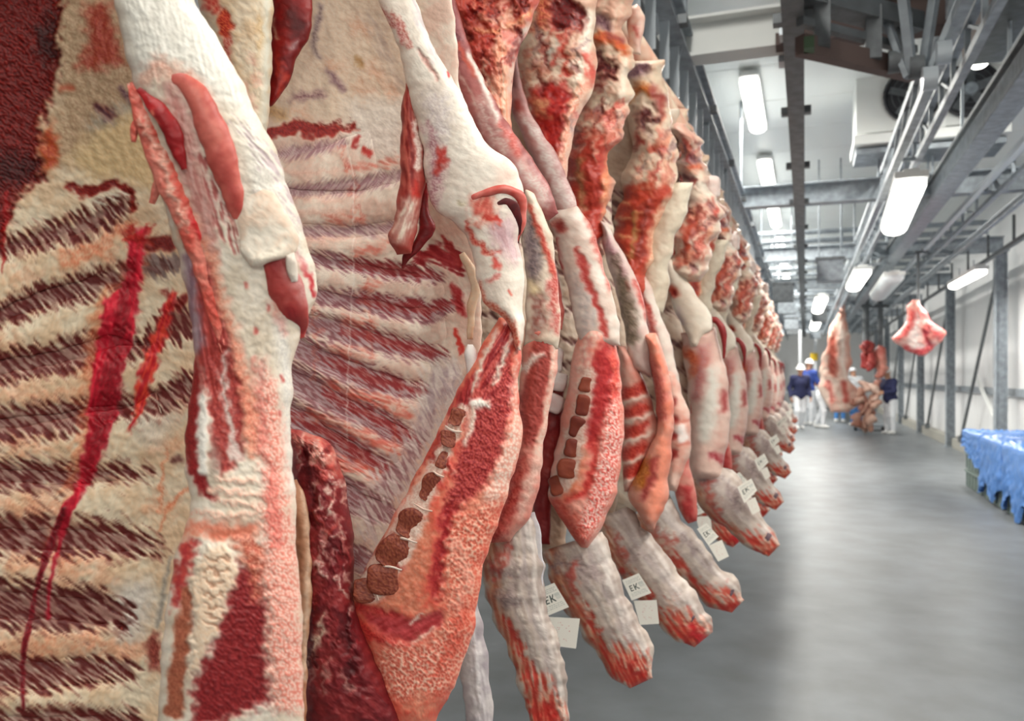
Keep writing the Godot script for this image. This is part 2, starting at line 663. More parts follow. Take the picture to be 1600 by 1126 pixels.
# ---------------------------------------------------------------- room
func build_room() -> void:
	var l := ZF - ZB
	var zc := (ZF + ZB) / 2
	struct("floor", boxm(Vector3(XR - XL + 0.4, 0.2, l + 0.4)), M.floor, Transform3D(Basis(), Vector3((XR + XL) / 2, -0.1, zc)), "glossy grey resin floor of the cold store")
	var c := struct("ceiling", boxm(Vector3(XR - XL + 0.4, 0.1, l + 0.4)), M.panel, Transform3D(Basis(), Vector3((XR + XL) / 2, CEIL + 0.07, zc)), "white insulated panel ceiling")
	for i in 42:                 # ceiling panels run across, joints recessed between them
		put("panel", boxm(Vector3(XR - XL - 0.02, 0.03, 1.14)), M.panel, c, Transform3D(Basis(), Vector3(0, -0.062, l / 2 - 0.6 - 1.155 * i)))
	var w := struct("wall_right", boxm(Vector3(0.1, CEIL, l)), M.wall, Transform3D(Basis(), Vector3(XR + 0.08, CEIL / 2, zc)), "white insulated panel wall along the right side")
	for i in 42:
		put("panel", boxm(Vector3(0.03, CEIL - 0.04, 1.14)), M.wall, w, Transform3D(Basis(), Vector3(-0.062, 0, l / 2 - 0.6 - 1.155 * i)))
	struct("wall_left", boxm(Vector3(0.1, CEIL, l)), M.wall, Transform3D(Basis(), Vector3(XL - 0.05, CEIL / 2, zc)), "white wall behind the hanging row")
	struct("wall_back", boxm(Vector3(XR - XL + 0.4, CEIL, 0.1)), M.wall, Transform3D(Basis(), Vector3((XR + XL) / 2, CEIL / 2, ZB - 0.05)), "white wall at the far end of the aisle")
	struct("wall_front", boxm(Vector3(XR - XL + 0.4, CEIL, 0.1)), M.wall, Transform3D(Basis(), Vector3((XR + XL) / 2, CEIL / 2, ZF + 0.05)), "white wall behind the camera")
	struct("trim_right", boxm(Vector3(0.16, 0.2, l)), M.kerb, Transform3D(Basis(), Vector3(XR - 0.14, 0.1, zc)), "low grey concrete kerb at the foot of the right wall")
	struct("trim_wall", boxm(Vector3(0.05, 0.12, l)), M.steel, Transform3D(Basis(), Vector3(XR - 0.03, 1.22, zc)), "grey bumper rail along the right wall")

# ---------------------------------------------------------------- steel overhead
func build_frames() -> void:
	var names := ["first, its white web over the front of the row", "second, crossing behind the middle lamps", "third", "fourth", "fifth", "sixth", "seventh", "eighth"]
	for k in 8:
		var z := -5.2 - 4.75 * k
		var t := thing("cross_beam", "grey steel cross beam over the aisle, %s from the camera" % names[k], "beam", Vector3.ZERO, "cross beams under the ceiling")
		if k == 0:
			ibeam("beam", Vector3(XL + 0.05, 3.52, z), Vector3(-0.12, 3.52, z), 0.18, 0.24, M.white, t)
			ibeam("beam", Vector3(-0.12, 3.52, z), Vector3(0.74, 3.52, z), 0.18, 0.24, M.rust, t)
		else:
			ibeam("beam", Vector3(XL + 0.05, 3.52, z), Vector3(XR - 0.2, 3.52, z), 0.18, 0.24, M.steel, t)
		for x in ([-0.7, -0.06, 0.7] if k == 0 else [-0.7, -0.06, 0.76, 1.25]):
			rod("hanger_rod", Vector3(x, 3.64, z), Vector3(x, CEIL, z), 0.015, M.steel, t)
		if k > 0:
			var c := thing("wall_column", "grey steel column against the right wall, %s from the camera" % ["", "first", "second beside the bins", "third", "fourth", "fifth", "sixth", "seventh"][k], "column", Vector3(2.86, 0, z), "wall columns")
			ibeam("post", Vector3(0, 0, 0), Vector3(0, 3.4, 0), 0.16, 0.17, M.steel, c)
			put("base_plate", boxm(Vector3(0.24, 0.02, 0.24)), M.steel, c, Transform3D(Basis(), Vector3(0, 0.01, 0)))
			put("head_plate", boxm(Vector3(0.22, 0.02, 0.22)), M.steel, c, Transform3D(Basis(), Vector3(0, 3.41, 0)))
			if k < 6:
				var b := thing("wall_brace", "thin dark diagonal brace rising to the %s wall column" % ["", "first", "second", "third", "fourth", "fifth"][k], "brace", Vector3.ZERO, "diagonal braces")
				rod("tube", Vector3(2.88, 0.25, z - 3.6), Vector3(2.88, 3.2, z - 0.2), 0.028, M.dark, b)
				put("foot", boxm(Vector3(0.1, 0.12, 0.14)), M.dark, b, Transform3D(Basis(), Vector3(2.88, 0.25, z - 3.6)))
	var wb := thing("white_brace", "white diagonal strut low on the right wall behind the blue bins", "brace")
	bar("strut", at_x(1524, 585, 2.98), at_x(1562, 672, 2.98), 0.05, 0.06, M.white, wb)
	bar("foot", at_x(1558, 668, 2.98), at_x(1566, 676, 2.98), 0.08, 0.1, M.white, wb)

func truss(label: String, x: float, y: float, h: float, z0: float, z1: float, pitch: float, m: Material, called := "overhead_conveyor", w := 0.05, lean := 0.0) -> Node3D:
	var t := thing(called, label, "conveyor", Vector3.ZERO, "")
	bar("chord", Vector3(x, y, z0), Vector3(x, y, z1), w, w, m, t)
	bar("chord", Vector3(x + lean, y + h, z0), Vector3(x + lean, y + h, z1), w, w, m, t)
	var n := int(absf(z1 - z0) / pitch)
	for i in n + 1:
		var z := z0 - pitch * i
		bar("rung", Vector3(x, y, z), Vector3(x + lean, y + h, z), w * 0.6, w * 0.6, m, t)
		if i < n and i % 2 == 0:
			bar("diagonal", Vector3(x, y, z), Vector3(x + lean, y + h, z - pitch), w * 0.4, w * 0.4, m, t)
	return t

func rail(label: String, x: float, y: float, w: float, h: float, z0: float, z1: float, m: Material) -> Node3D:
	var t := thing("overhead_rail", label, "rail")
	ibeam("beam", Vector3(x, y, z0), Vector3(x, y, z1), w, h, m, t)
	var k := 0
	while -3.0 - 1.6 * k > z1:
		var z := -3.0 - 1.6 * k
		for s in [-1, 1]:
			put("clamp", boxm(Vector3(0.05, 0.05, 0.07)), M.dark, t, Transform3D(Basis(), Vector3(x + s * (w / 2 + 0.02), y - h / 2 + 0.03, z)))
		k += 1
	return t

func build_overhead() -> void:
	var r := rail("dark grey steel rail beam running above the hanging row", -0.7, 3.47, 0.1, 0.2, 2.0, -40.0, M.steel)
	bar("track", Vector3(-0.74, 3.2, 2.0), Vector3(-0.74, 3.2, -40.0), 0.02, 0.07, M.dark, r)
	for i in 26:
		var z := -0.4 - 1.5 * i
		bar("hanger", Vector3(-0.7, 3.38, z), Vector3(-0.74, 3.22, z), 0.03, 0.05, M.steel, r)
	truss("grey lattice conveyor frame beside the row rail above the beef sides", -0.92, 3.3, 0.34, 2.0, -38.0, 0.55, M.steel, "overhead_conveyor", 0.045)
	rail("grey steel track running straight above the middle of the aisle", -0.06, 3.38, 0.11, 0.16, 2.0, -40.0, M.dark)
	var sw := thing("switch_track", "brown and dark diagonal switch track joining the middle track to the truss", "rail")
	var p0 := at_y(1250, 70, 3.16)
	var p1 := at_y(1428, 112, 3.16)
	bar("rail_bar", p0, p1, 0.07, 0.1, M.rust, sw)
	bar("rail_bar", p0 + Vector3(0, 0.26, 0), p1 + Vector3(0, 0.26, 0), 0.14, 0.1, M.dark, sw)
	bar("rail_bar", p0 + Vector3(0, 0.12, 0.0), p1 + Vector3(0, 0.12, 0.0), 0.05, 0.04, M.dark, sw)
	for f in [0.18, 0.62, 0.9]:
		var q := p0.lerp(p1, f)
		bar("post", q, q + Vector3(0, 0.28, 0), 0.14, 0.08, M.dark, sw)
	put("green_buffer", boxm(Vector3(0.05, 0.06, 0.08)), M.green, sw, Transform3D(Basis(), at_y(1264, 70, 3.14)))
	for q in [[1222, 66], [1228, 50], [1226, 92]]:
		var e := at_y(q[0], q[1], 3.4)
		put("switch_cylinder", boxm(Vector3(0.07, 0.07, 0.12)), M.bright if q[1] != 66 else M.rust, sw, Transform3D(Basis(), e))
	# junction of levers below the truss
	var j := thing("switch_lever", "cluster of steel levers and rollers hanging under the truss at the track junction", "lever")
	var jc := at_y(1432, 105, 3.1)
	for v in [[-0.1, 0.6, 0.1], [0.14, 0.7, -0.1], [0.3, 0.55, 0.15], [-0.2, 0.5, -0.1]]:
		bar("lever", jc + Vector3(v[0] * 0.2, -0.05, 0), jc + Vector3(v[0], v[1], v[2]), 0.05, 0.03, M.steel, j)
	for v in [[0, 0, 0], [0.12, 0.04, 0.06], [0.05, -0.1, 0.1], [-0.1, 0.06, -0.05]]:
		var cy := CylinderMesh.new()
		cy.top_radius = 0.06
		cy.bottom_radius = 0.06
		cy.height = 0.07
		cy.radial_segments = 16
		put("roller", cy, M.bright if v[0] > 0.04 else M.dark, j, Transform3D(Basis(Vector3.FORWARD, PI / 2), jc + Vector3(v[0], v[1], v[2])))
	truss("tall grey lattice conveyor running right of the middle track", 0.74, 3.3, 0.4, -1.0, -38.0, 0.6, M.steel, "overhead_conveyor", 0.06, 0.06)
	truss("second grey lattice conveyor close beside the tall one", 0.9, 3.3, 0.22, -4.0, -38.0, 0.5, M.steel)
	var bx := thing("rail_beam", "wide grey box beam running deep into the hall on the right", "beam")
	bar("web", Vector3(1.3, 3.42, 1.0), Vector3(1.3, 3.42, -38.0), 0.06, 0.2, M.steel, bx)
	bar("flange", Vector3(1.3, 3.31, 1.0), Vector3(1.3, 3.31, -38.0), 0.13, 0.03, M.steel, bx)
	bar("flange", Vector3(1.3, 3.53, 1.0), Vector3(1.3, 3.53, -38.0), 0.13, 0.03, M.dark, bx)
	for i in 20:
		rod("hanger_rod", Vector3(1.3, 3.55, -1.0 - 1.8 * i), Vector3(1.3, CEIL, -1.0 - 1.8 * i), 0.014, M.bright, bx)
	var du := thing("cable_duct", "wide grey duct ending above the fan cooler", "duct")
	bar("trough", Vector3(1.28, 3.9, 1.0), Vector3(1.28, 3.9, -7.2), 0.26, 0.1, M.dark, du)
	bar("rim", Vector3(1.15, 3.93, 1.0), Vector3(1.15, 3.93, -7.2), 0.02, 0.14, M.rust, du)
	bar("rim", Vector3(1.41, 3.93, 1.0), Vector3(1.41, 3.93, -7.2), 0.02, 0.14, M.bright, du)
	for z in [-1.0, -3.5, -6.6]:
		rod("hanger_rod", Vector3(1.28, 3.95, z), Vector3(1.28, CEIL, z), 0.012, M.steel, du)
	truss("pale ladder shaped conveyor frame with upright pins", 1.62, 3.3, 0.16, 1.0, -38.0, 0.45, M.bright, "ladder_conveyor", 0.05, 0.16)
	for s in [1.4, 1.86]:
		truss("narrow %s conveyor frame beside the pale ladder" % ("inner" if s < 1.6 else "outer"), s, 3.34, 0.2, 0.0, -38.0, 0.9, M.steel, "ladder_conveyor", 0.045, 0.0)
	truss("grey perforated ladder conveyor nearer the right wall", 2.12, 3.3, 0.14, 1.0, -38.0, 0.3, M.steel, "ladder_conveyor", 0.055, 0.12)
	var eb := thing("edge_rail", "dark lowest edge rail of the steelwork on the right", "rail")
	bar("bar", Vector3(2.38, 3.08, 1.0), Vector3(2.38, 3.08, -38.0), 0.05, 0.05, M.dark, eb)
	for i in 24:
		bar("hanger", Vector3(2.38, 3.1, -1.0 - 1.5 * i), Vector3(2.38, 3.42, -1.0 - 1.5 * i), 0.03, 0.03, M.dark, eb)
	# boxes, cables and plates hung between the rails deeper in the hall
	for i in 7:
		var z := -13.0 - 3.1 * i
		var x: float = [0.34, -0.38, -0.38, 0.34, -0.38, -0.38, 0.34][i]
		var g := thing("junction_box", "grey machine box hung between the rails, %s from the front" % ["first", "second", "third", "fourth", "fifth", "sixth", "seventh"][i], "machine", Vector3(x, 3.0, z), "boxes between the rails")
		put("box", boxm(Vector3(0.36, 0.3, 0.4)), M.dark if i % 2 else M.steel, g)
		put("lid", boxm(Vector3(0.4, 0.04, 0.44)), M.dark, g, Transform3D(Basis(), Vector3(0, 0.17, 0)))
		for s in [-1, 1]:
			rod("hanger_rod", Vector3(s * 0.15, 0.17, 0), Vector3(s * 0.15, CEIL - 3.0, 0), 0.012, M.steel, g)
	for i in 6:
		var z := -16.5 - 4.0 * i
		var g := thing("pipe_rack", "bundle of grey pipes crossing under the ceiling, %s one" % ["nearest", "second", "third", "fourth", "fifth", "farthest"][i], "pipes", Vector3(0, 3.85, z), "pipes under the ceiling")
		for k in 3:
			rod("pipe", Vector3(XL + 0.1, 0.14 * k, 0.12 * k), Vector3(XR - 0.1, 0.14 * k, 0.12 * k), 0.045, M.steel, g)
		for x in [-2.0, 0.0, 2.0]:
			rod("hanger_rod", Vector3(x, 0.28, 0.12), Vector3(x, CEIL - 3.85, 0.12), 0.012, M.dark, g)

func build_cooler() -> void:
	# white evaporator with two black fans under the ceiling
	var t := thing("fan_cooler", "white ceiling cooler with two black fans", "cooler")
	var z := -9.6
	var a := at_z(1338, 120, z)
	var b := at_z(1575, 195, z)
	var cx := (a.x + b.x) / 2
	var cy := at_z(1500, 142, z).y
	var st := SurfaceTool.new()
	st.append_from(boxm(Vector3(b.x - a.x, 0.68, 0.7)), 0, Transform3D(Basis(), Vector3(cx, cy, z - 0.37)))
	put("case", st.commit(), M.white, t)
	put("rib", boxm(Vector3(0.09, 0.68, 0.03)), M.white, t, Transform3D(Basis(), Vector3(at_z(1470, 142, z).x, cy - 0.02, z)))
	put("tray", boxm(Vector3(b.x - a.x + 0.05, 0.1, 0.8)), M.white, t, Transform3D(Basis(), Vector3(cx, cy - 0.42, z - 0.36)))
	put("drip_pan", boxm(Vector3(b.x - a.x, 0.06, 0.6)), M.steel, t, Transform3D(Basis(), Vector3(cx, cy - 0.52, z - 0.36)))
	for px in [1426.0, 1516.0]:
		var c := at_z(px, 142.0, z)
		var ring := TorusMesh.new()
		ring.inner_radius = 0.25
		ring.outer_radius = 0.29
		ring.rings = 28
		ring.ring_segments = 8
		put("fan_ring", ring, M.black, t, Transform3D(Basis(Vector3.RIGHT, PI / 2), Vector3(c.x, cy, z + 0.02)))
		var well := CylinderMesh.new()
		well.top_radius = 0.26
		well.bottom_radius = 0.26
		well.height = 0.01
		well.radial_segments = 32
		put("fan_well", well, M.black, t, Transform3D(Basis(Vector3.RIGHT, PI / 2), Vector3(c.x, cy, z + 0.005)))
		for k in 5:
			var bl := boxm(Vector3(0.09, 0.2, 0.012))
			put("fan_blade", bl, M.dark, t, Transform3D(Basis(Vector3.BACK, TAU * k / 5) * Basis(Vector3.UP, 0.5), Vector3(c.x, cy, z + 0.03)) * Transform3D(Basis(), Vector3(0, 0.14, 0)))
		var hub := CylinderMesh.new()
		hub.top_radius = 0.06
		hub.bottom_radius = 0.07
		hub.height = 0.05
		put("fan_hub", hub, M.steel, t, Transform3D(Basis(Vector3.RIGHT, PI / 2), Vector3(c.x, cy, z + 0.045)))
		for k in 3:
			var gr := TorusMesh.new()
			gr.inner_radius = 0.085 + 0.06 * k
			gr.outer_radius = 0.09 + 0.06 * k
			gr.rings = 24
			gr.ring_segments = 6
			put("fan_guard", gr, M.dark, t, Transform3D(Basis(Vector3.RIGHT, PI / 2), Vector3(c.x, cy, z + 0.07)))
	for x in [a.x + 0.15, b.x - 0.15]:
		rod("hanger_rod", Vector3(x, cy + 0.3, z - 0.35), Vector3(x, CEIL, z - 0.35), 0.02, M.steel, t)

# ---------------------------------------------------------------- the two nearest sides
const FAT := "d8c8b0"
const FAT2 := "cdb49a"

func centre_line(a: Array, b: Array, g: float) -> Array:      # ribbon half way between two bands x, y, w ...: the rib between them
	var n := 9
	var la := smooth_line(_xy(a), n)
	var lb := smooth_line(_xy(b), n)
	var out := []
	for i in n + 1:
		var q := (la[i] + lb[i]) / 2
		out.append_array([q.x, q.y, maxf(la[i].distance_to(lb[i]) / 2 - g, 6.0)])
	return out

func _xy(a: Array) -> Array:
	var o := []
	for i in range(0, a.size(), 3):
		o.append_array([a[i], a[i + 1]])
	return o

func build_side_a() -> void:
	var t := thing("beef_side", "nearest beef side at the left edge, blood streak running down its ribs", "beef carcass", Vector3(-0.62, 0, -0.66), "beef sides on the row rail")
	var base := {"phi": 40.0, "d": 0.86}
	# the inside of the rib cage
	var bands := [
		[-260, 505, 10, -130, 450, 12, 0, 393, 11, 60, 372, 13, 128, 355, 17, 159, 340, 15, 196, 322, 8],
		[-260, 560, 16, -130, 530, 18, 0, 493, 17, 65, 467, 17, 128, 450, 18, 176, 438, 17, 205, 424, 10],
		[-260, 600, 22, -130, 588, 22, 0, 574, 22, 71, 563, 22, 128, 550, 22, 176, 536, 22, 215, 545, 12],
		[-260, 672, 22, -130, 668, 22, 0, 664, 24, 46, 659, 24, 104, 653, 24, 162, 638, 17, 208, 636, 13, 254, 627, 15, 293, 606, 17],
		[-260, 738, 20, -130, 740, 20, 0, 741, 22, 58, 743, 21, 104, 745, 18, 139, 740, 12, 185, 740, 9, 225, 740, 6],
		[-260, 838, 28, -130, 838, 28, 0, 838, 29, 93, 841, 28, 163, 843, 25, 210, 848, 18, 246, 852, 7],
		[-260, 938, 36, -130, 942, 36, 0, 944, 36, 93, 949, 34, 150, 953, 30, 184, 958, 22],
		[-260, 1050, 30, -130, 1050, 30, 0, 1050, 30, 70, 1055, 26, 128, 1048, 18, 198, 1046, 14],
		[-260, 1140, 30, 0, 1140, 30, 128, 1140, 30, 198, 1140, 24]]
	var f := field("dccbb0", "d3b594", 0.0016)
	# redder upper cavity with skirt and hanging tenderloin, shade painted into its dark reds
	pg(f, "c3a888 a8876a", [90, -90, 215, -90, 235, 120, 230, 210, 170, 215, 120, 250, 80, 262, 85, 130], {"soft": 16, "jit": 8})
	pg(f, "b4543a 9a3327", [132, 12, 168, 5, 185, 60, 190, 102, 150, 108, 120, 104, 140, 70], {"soft": 9, "jit": 10})
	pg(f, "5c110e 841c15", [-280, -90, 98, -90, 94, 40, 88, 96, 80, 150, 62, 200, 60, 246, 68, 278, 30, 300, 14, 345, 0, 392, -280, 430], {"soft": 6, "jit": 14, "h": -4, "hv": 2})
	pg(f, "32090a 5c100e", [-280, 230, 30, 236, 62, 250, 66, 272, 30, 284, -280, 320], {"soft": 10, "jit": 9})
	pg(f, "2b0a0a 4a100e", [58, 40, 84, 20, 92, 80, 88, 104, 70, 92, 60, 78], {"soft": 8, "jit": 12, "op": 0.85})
	pg(f, "c0582c a23a22", [62, 215, 82, 190, 92, 215, 86, 262, 70, 270], {"soft": 6, "jit": 9})
	pg(f, "d9bf92 cfae80", [110, 245, 150, 200, 205, 165, 240, 190, 250, 260, 240, 300, 200, 280, 140, 275], {"soft": 12, "jit": 8})
	ln(f, "4f2027 7b3a35", [150, 165, 3, 170, 180, 9, 184, 182, 2], {"soft": 4, "jit": 5, "tex": 3, "ang": 40, "rag": 5})
	ln(f, "55303a 8a6a66", [190, 140, 4, 200, 150, 6, 204, 160, 3], {"soft": 4})
	ln(f, "93999b 7f7a80", [140, 200, 3, 160, 190, 8, 196, 168, 8], {"soft": 10, "jit": 8, "op": 0.45, "tex": 3, "ang": 60, "rag": 8})
	ln(f, "a5452a", [96, 140, 3, 112, 138, 4], {"soft": 4, "jit": 4})
	# rib fat tints
	ln(f, "e0663f d98a66", [108, 405, 10, 140, 396, 12, 165, 390, 8], {"soft": 12, "jit": 16, "op": 0.8})
	ln(f, "e0683e dd8f70", [165, 372, 5, 190, 352, 8, 208, 345, 5], {"soft": 9, "jit": 12, "op": 0.8})
	for q in [[40, 430, 8], [20, 470, 5], [10, 540, 8], [30, 610, 12], [90, 612, 16], [10, 690, 14], [60, 700, 14], [25, 790, 26], [70, 800, 14], [60, 880, 28], [120, 882, 24], [165, 905, 8], [90, 910, 10], [40, 1005, 22], [110, 1005, 24], [175, 1008, 24], [210, 1020, 14], [280, 640, 8], [270, 690, 9], [250, 790, 8]]:
		ln(f, "e2835e dd9a78", [q[0] - q[2] * 1.6, q[1] + 2, q[2] * 0.4, q[0] + q[2] * 1.6, q[1] - 2, q[2] * 0.4], {"soft": 13, "jit": 18, "op": 0.62})
	for q in [[300, 760, 255, 800], [282, 770, 250, 830], [262, 700, 248, 800]]:
		ln(f, "d9653f e0906c", [q[0], q[1], 1.5, (q[0] + q[2]) / 2.0 - 4, (q[1] + q[3]) / 2.0, 2.5, q[2], q[3], 1], {"soft": 3, "jit": 6, "op": 0.8})
	pg(f, "d6cdc0 c4bab0", [182, 915, 235, 905, 240, 960, 215, 1002, 185, 995, 178, 960], {"soft": 14, "jit": 10})
	pg(f, "cdc6bc d8d0c2", [200, 645, 260, 640, 285, 650, 250, 700, 215, 690], {"soft": 12, "op": 0.6})
	ln(f, "5d2c28", [272, 716, 4, 282, 720, 4], {"soft": 4, "jit": 5})
	ln(f, "9f9a90 8d857c", [268, 870, 2, 256, 920, 3, 246, 975, 4], {"soft": 3, "jit": 4})
	pg(f, "7a322a 93483c", [226, 1010, 245, 985, 250, 1045, 232, 1048], {"soft": 5, "jit": 6})
	# dark strips of muscle between the ribs, crossed by pale fibres
	for i in bands.size():
		var ang := 52.0 - 3.0 * i if i < 4 else 36.0
		ln(f, "64231f bfa797" if i != 6 else "591f1c a98d7f", bands[i], {"soft": 4, "jit": 6, "tex": 3, "ang": ang, "rag": 15, "h": -3.0, "hv": 0.7, "fs": 0.9})
		ln(f, "5a1c1a 6b2a25", bands[i], {"soft": 3, "jit": 8, "tex": 3, "ang": ang, "rag": 30, "op": 0.35})
	ln(f, "71130f 8e2218", [108, 290, 4, 128, 302, 7, 148, 298, 7, 176, 288, 6, 199, 297, 7, 206, 318, 5, 212, 329, 3], {"soft": 2.5, "jit": 6, "h": -1.5})
	ln(f, "d8ccb8 6b3a35", [150, 318, 4, 180, 310, 6, 196, 305, 4], {"soft": 4, "tex": 3, "ang": 20, "rag": 8})
	ln(f, "641511 7d1f18", [222, 384, 9, 250, 378, 11, 272, 380, 10], {"soft": 2.5, "jit": 5, "h": -1.5})
	ln(f, "85706a 5f3a36", [225, 408, 16, 250, 415, 20, 268, 412, 14], {"soft": 4, "jit": 6, "tex": 3, "ang": 58, "rag": 10})
	ln(f, "62201c 8d6357", [236, 530, 12, 262, 515, 24, 290, 500, 26], {"soft": 4, "jit": 8, "tex": 3, "ang": 60, "rag": 16, "h": -3})
	ln(f, "7a1c18", [255, 455, 2, 268, 470, 4, 278, 480, 6, 292, 462, 4], {"soft": 3, "jit": 5})
	ln(f, "641d1b a5897c", [290, 585, 7, 296, 606, 10], {"soft": 3, "jit": 5, "tex": 3, "ang": 60, "rag": 10})
	# blood
	ln(f, "d9643c e08b62", [222, 372, 12, 205, 440, 16, 178, 490, 30, 160, 560, 28, 150, 620, 22, 132, 690, 14, 118, 740, 8, 96, 800, 6, 82, 850, 5], {"soft": 7, "jit": 12, "op": 0.55})
	ln(f, "b3122a d8243a", [226, 358, 9, 214, 380, 13, 210, 415, 11, 206, 448, 13, 190, 478, 25, 182, 520, 26, 172, 560, 24, 166, 600, 22, 160, 640, 24, 150, 690, 15, 140, 728, 12, 133, 748, 8, 116, 780, 7, 100, 800, 7, 93, 830, 6], {"soft": 2.5, "jit": 6, "tex": 1, "ang": 100, "h": 0.8, "hv": 0.6, "fs": 0.7})
	ln(f, "6f0c16 8d1020", [204, 410, 6, 200, 440, 5, 182, 545, 14, 168, 628, 18, 160, 648, 18, 142, 720, 10, 137, 744, 8], {"soft": 6, "jit": 8, "op": 0.75})
	ln(f, "860f1e 5c0a14", [100, 800, 7, 86, 832, 5, 72, 870, 5, 62, 900, 3.5, 55, 930, 3, 48, 965, 4, 38, 1010, 3.5, 35, 1064, 3.5, 36, 1110, 2], {"soft": 1.6, "jit": 2.5, "h": 0.8})
	ln(f, "a8142a", [108, 800, 5, 96, 838, 4, 84, 880, 2.6, 77, 915, 2.2, 75, 965, 3], {"soft": 1.8, "jit": 3})
	ln(f, "b71d26 d6402e", [272, 455, 3, 262, 480, 7, 252, 520, 10, 240, 550, 11, 230, 582, 10, 222, 622, 9, 212, 648, 6, 200, 675, 2], {"soft": 3, "jit": 7, "tex": 1, "ang": 105, "h": 0.5})
	ln(f, "a11a1c", [10, 300, 4, 8, 345, 3, 5, 400, 2, 3, 425, 1], {"soft": 2, "jit": 5})
	ln(f, "c02a20 8e1512", [206, 362, 10, 225, 372, 10, 236, 352, 4], {"soft": 4, "jit": 14, "op": 0.9})
	var dep := func(u: float, v: float) -> float: return -0.05 * sin(PI * v) * (0.4 + 0.6 * sin(PI * u)) - 0.02 * v
	var o := base.duplicate()
	o.merge({"bulge": 0.012, "k": 8.0, "back": 2.2, "step": 2.3, "taper": 0.0, "dep": dep, "off": 0.0})
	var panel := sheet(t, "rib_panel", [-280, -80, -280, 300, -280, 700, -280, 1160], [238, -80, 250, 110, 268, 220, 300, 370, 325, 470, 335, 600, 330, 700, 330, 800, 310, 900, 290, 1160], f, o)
	var ps := snap
	for i in bands.size() - 1:
		var c := centre_line(bands[i], bands[i + 1], 12.0 if i < 5 else 20.0)
		var oo := base.duplicate()
		oo.merge({"bulge": 0.009, "k": 2.0, "back": 1.2, "step": 2.3, "taper": 0.3, "on": ps, "lift": -0.002})
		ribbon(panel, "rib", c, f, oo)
	# flank and brisket, a long strip of fat and lean hanging before the ribs
	var g := field("e2d6c6", "d3c2ad", 0.0012)
	ln(g, "c4363a b02830", [404, 298, 2, 430, 340, 3, 452, 372, 3.5, 470, 402, 4, 484, 436, 3.5, 488, 462, 3], {"soft": 2.0, "jit": 5})
	ln(g, "8e6a58", [428, 408, 12, 440, 440, 16, 452, 480, 14], {"soft": 8, "op": 0.5})
	pg(g, "dcd6cb e9e4da", [170, -90, 330, -90, 372, 110, 400, 180, 330, 150, 270, 100, 215, 130, 195, 60], {"soft": 14, "jit": 8, "tex": 1, "ang": 78, "hv": 0.4})
	pg(g, "d8cfc4 e5ded2", [380, 170, 470, 330, 480, 420, 400, 330, 385, 260], {"soft": 10, "jit": 6, "h": 0.5})
	for q in [[360, 190, 420, 250, 455, 310], [385, 215, 440, 285, 470, 350], [405, 225, 430, 250, 452, 275]]:
		ln(g, "b9a4a6 d6cbc4", [q[0], q[1], 3, q[2], q[3], 5, q[4], q[5], 3], {"soft": 4, "jit": 8, "tex": 3, "ang": 50, "rag": 8, "op": 0.7, "h": -1})
	ln(g, "d48a76 e3b29c", [222, 128, 8, 250, 100, 12, 290, 118, 10, 320, 150, 6], {"soft": 10, "jit": 10, "op": 0.8})
	ln(g, "c9998f b5746c", [268, 140, 12, 285, 200, 18, 300, 260, 18, 320, 330, 18, 330, 390, 10], {"soft": 9, "jit": 8, "tex": 3, "ang": 75, "rag": 8})
	for q in [[318, 250, 335, 320, 345, 372], [330, 270, 352, 330, 360, 385], [338, 300, 356, 345, 373, 395]]:
		ln(g, "a85a55 d8b8ac", [q[0], q[1], 4, q[2], q[3], 5, q[4], q[5], 2], {"soft": 3, "jit": 6, "tex": 3, "ang": 75, "rag": 8, "h": -1})
	ln(g, "e89f84 d9765e", [285, 330, 10, 320, 400, 10, 352, 500, 10, 372, 570, 12, 392, 640, 18, 398, 700, 14], {"soft": 10, "jit": 10, "tex": 2, "fs": 2.0})
	ln(g, "b94a43 96322f", [295, 385, 5, 308, 420, 14, 320, 480, 20, 332, 540, 24, 342, 590, 26], {"soft": 5, "jit": 6, "tex": 1, "ang": 80, "h": -2, "hv": 1.5})
	ln(g, "a98e96 8e6f7b", [292, 405, 8, 300, 470, 11, 306, 540, 10], {"soft": 6, "jit": 5, "tex": 1, "ang": 82})
	ln(g, "b5473f 8f2f2c", [338, 560, 16, 348, 600, 26, 352, 650, 28, 355, 700, 24, 352, 722, 14], {"soft": 5, "jit": 8, "tex": 2, "fs": 1.6, "h": -2.5})
	ln(g, "dcc9c0 c9a9a0", [352, 555, 3, 345, 585, 5, 362, 690, 7, 368, 712, 9], {"soft": 4, "jit": 8})
	ln(g, "9d2c2c 7d1d20", [306, 560, 4, 306, 600, 10, 300, 650, 12, 296, 690, 13, 302, 730, 10, 318, 760, 8, 336, 780, 5], {"soft": 4, "jit": 6, "h": -1.5})
	ln(g, "e4ddd4 efe8de", [314, 620, 6, 315, 680, 7, 318, 735, 7], {"soft": 3, "jit": 3, "h": 2.0})
	ln(g, "8e7c72", [334, 690, 4, 338, 735, 9], {"soft": 7, "jit": 5, "op": 0.7})
	for q in [[330, 762, 400, 770], [336, 778, 400, 788], [300, 800, 405, 800], [345, 745, 396, 752]]:
		ln(g, "ecd0bd e3a58d", [q[0], q[1], 3, (q[0] + q[2]) / 2.0, q[1] + 6, 4, q[2], q[3], 3], {"soft": 4, "jit": 6, "h": 2.0})
	ln(g, "e88e74 db7a62", [290, 825, 8, 340, 828, 12, 395, 825, 10], {"soft": 8, "jit": 9, "h": -1})
	ln(g, "cf6a50", [325, 838, 4, 390, 832, 3], {"soft": 5, "jit": 5, "h": -2})
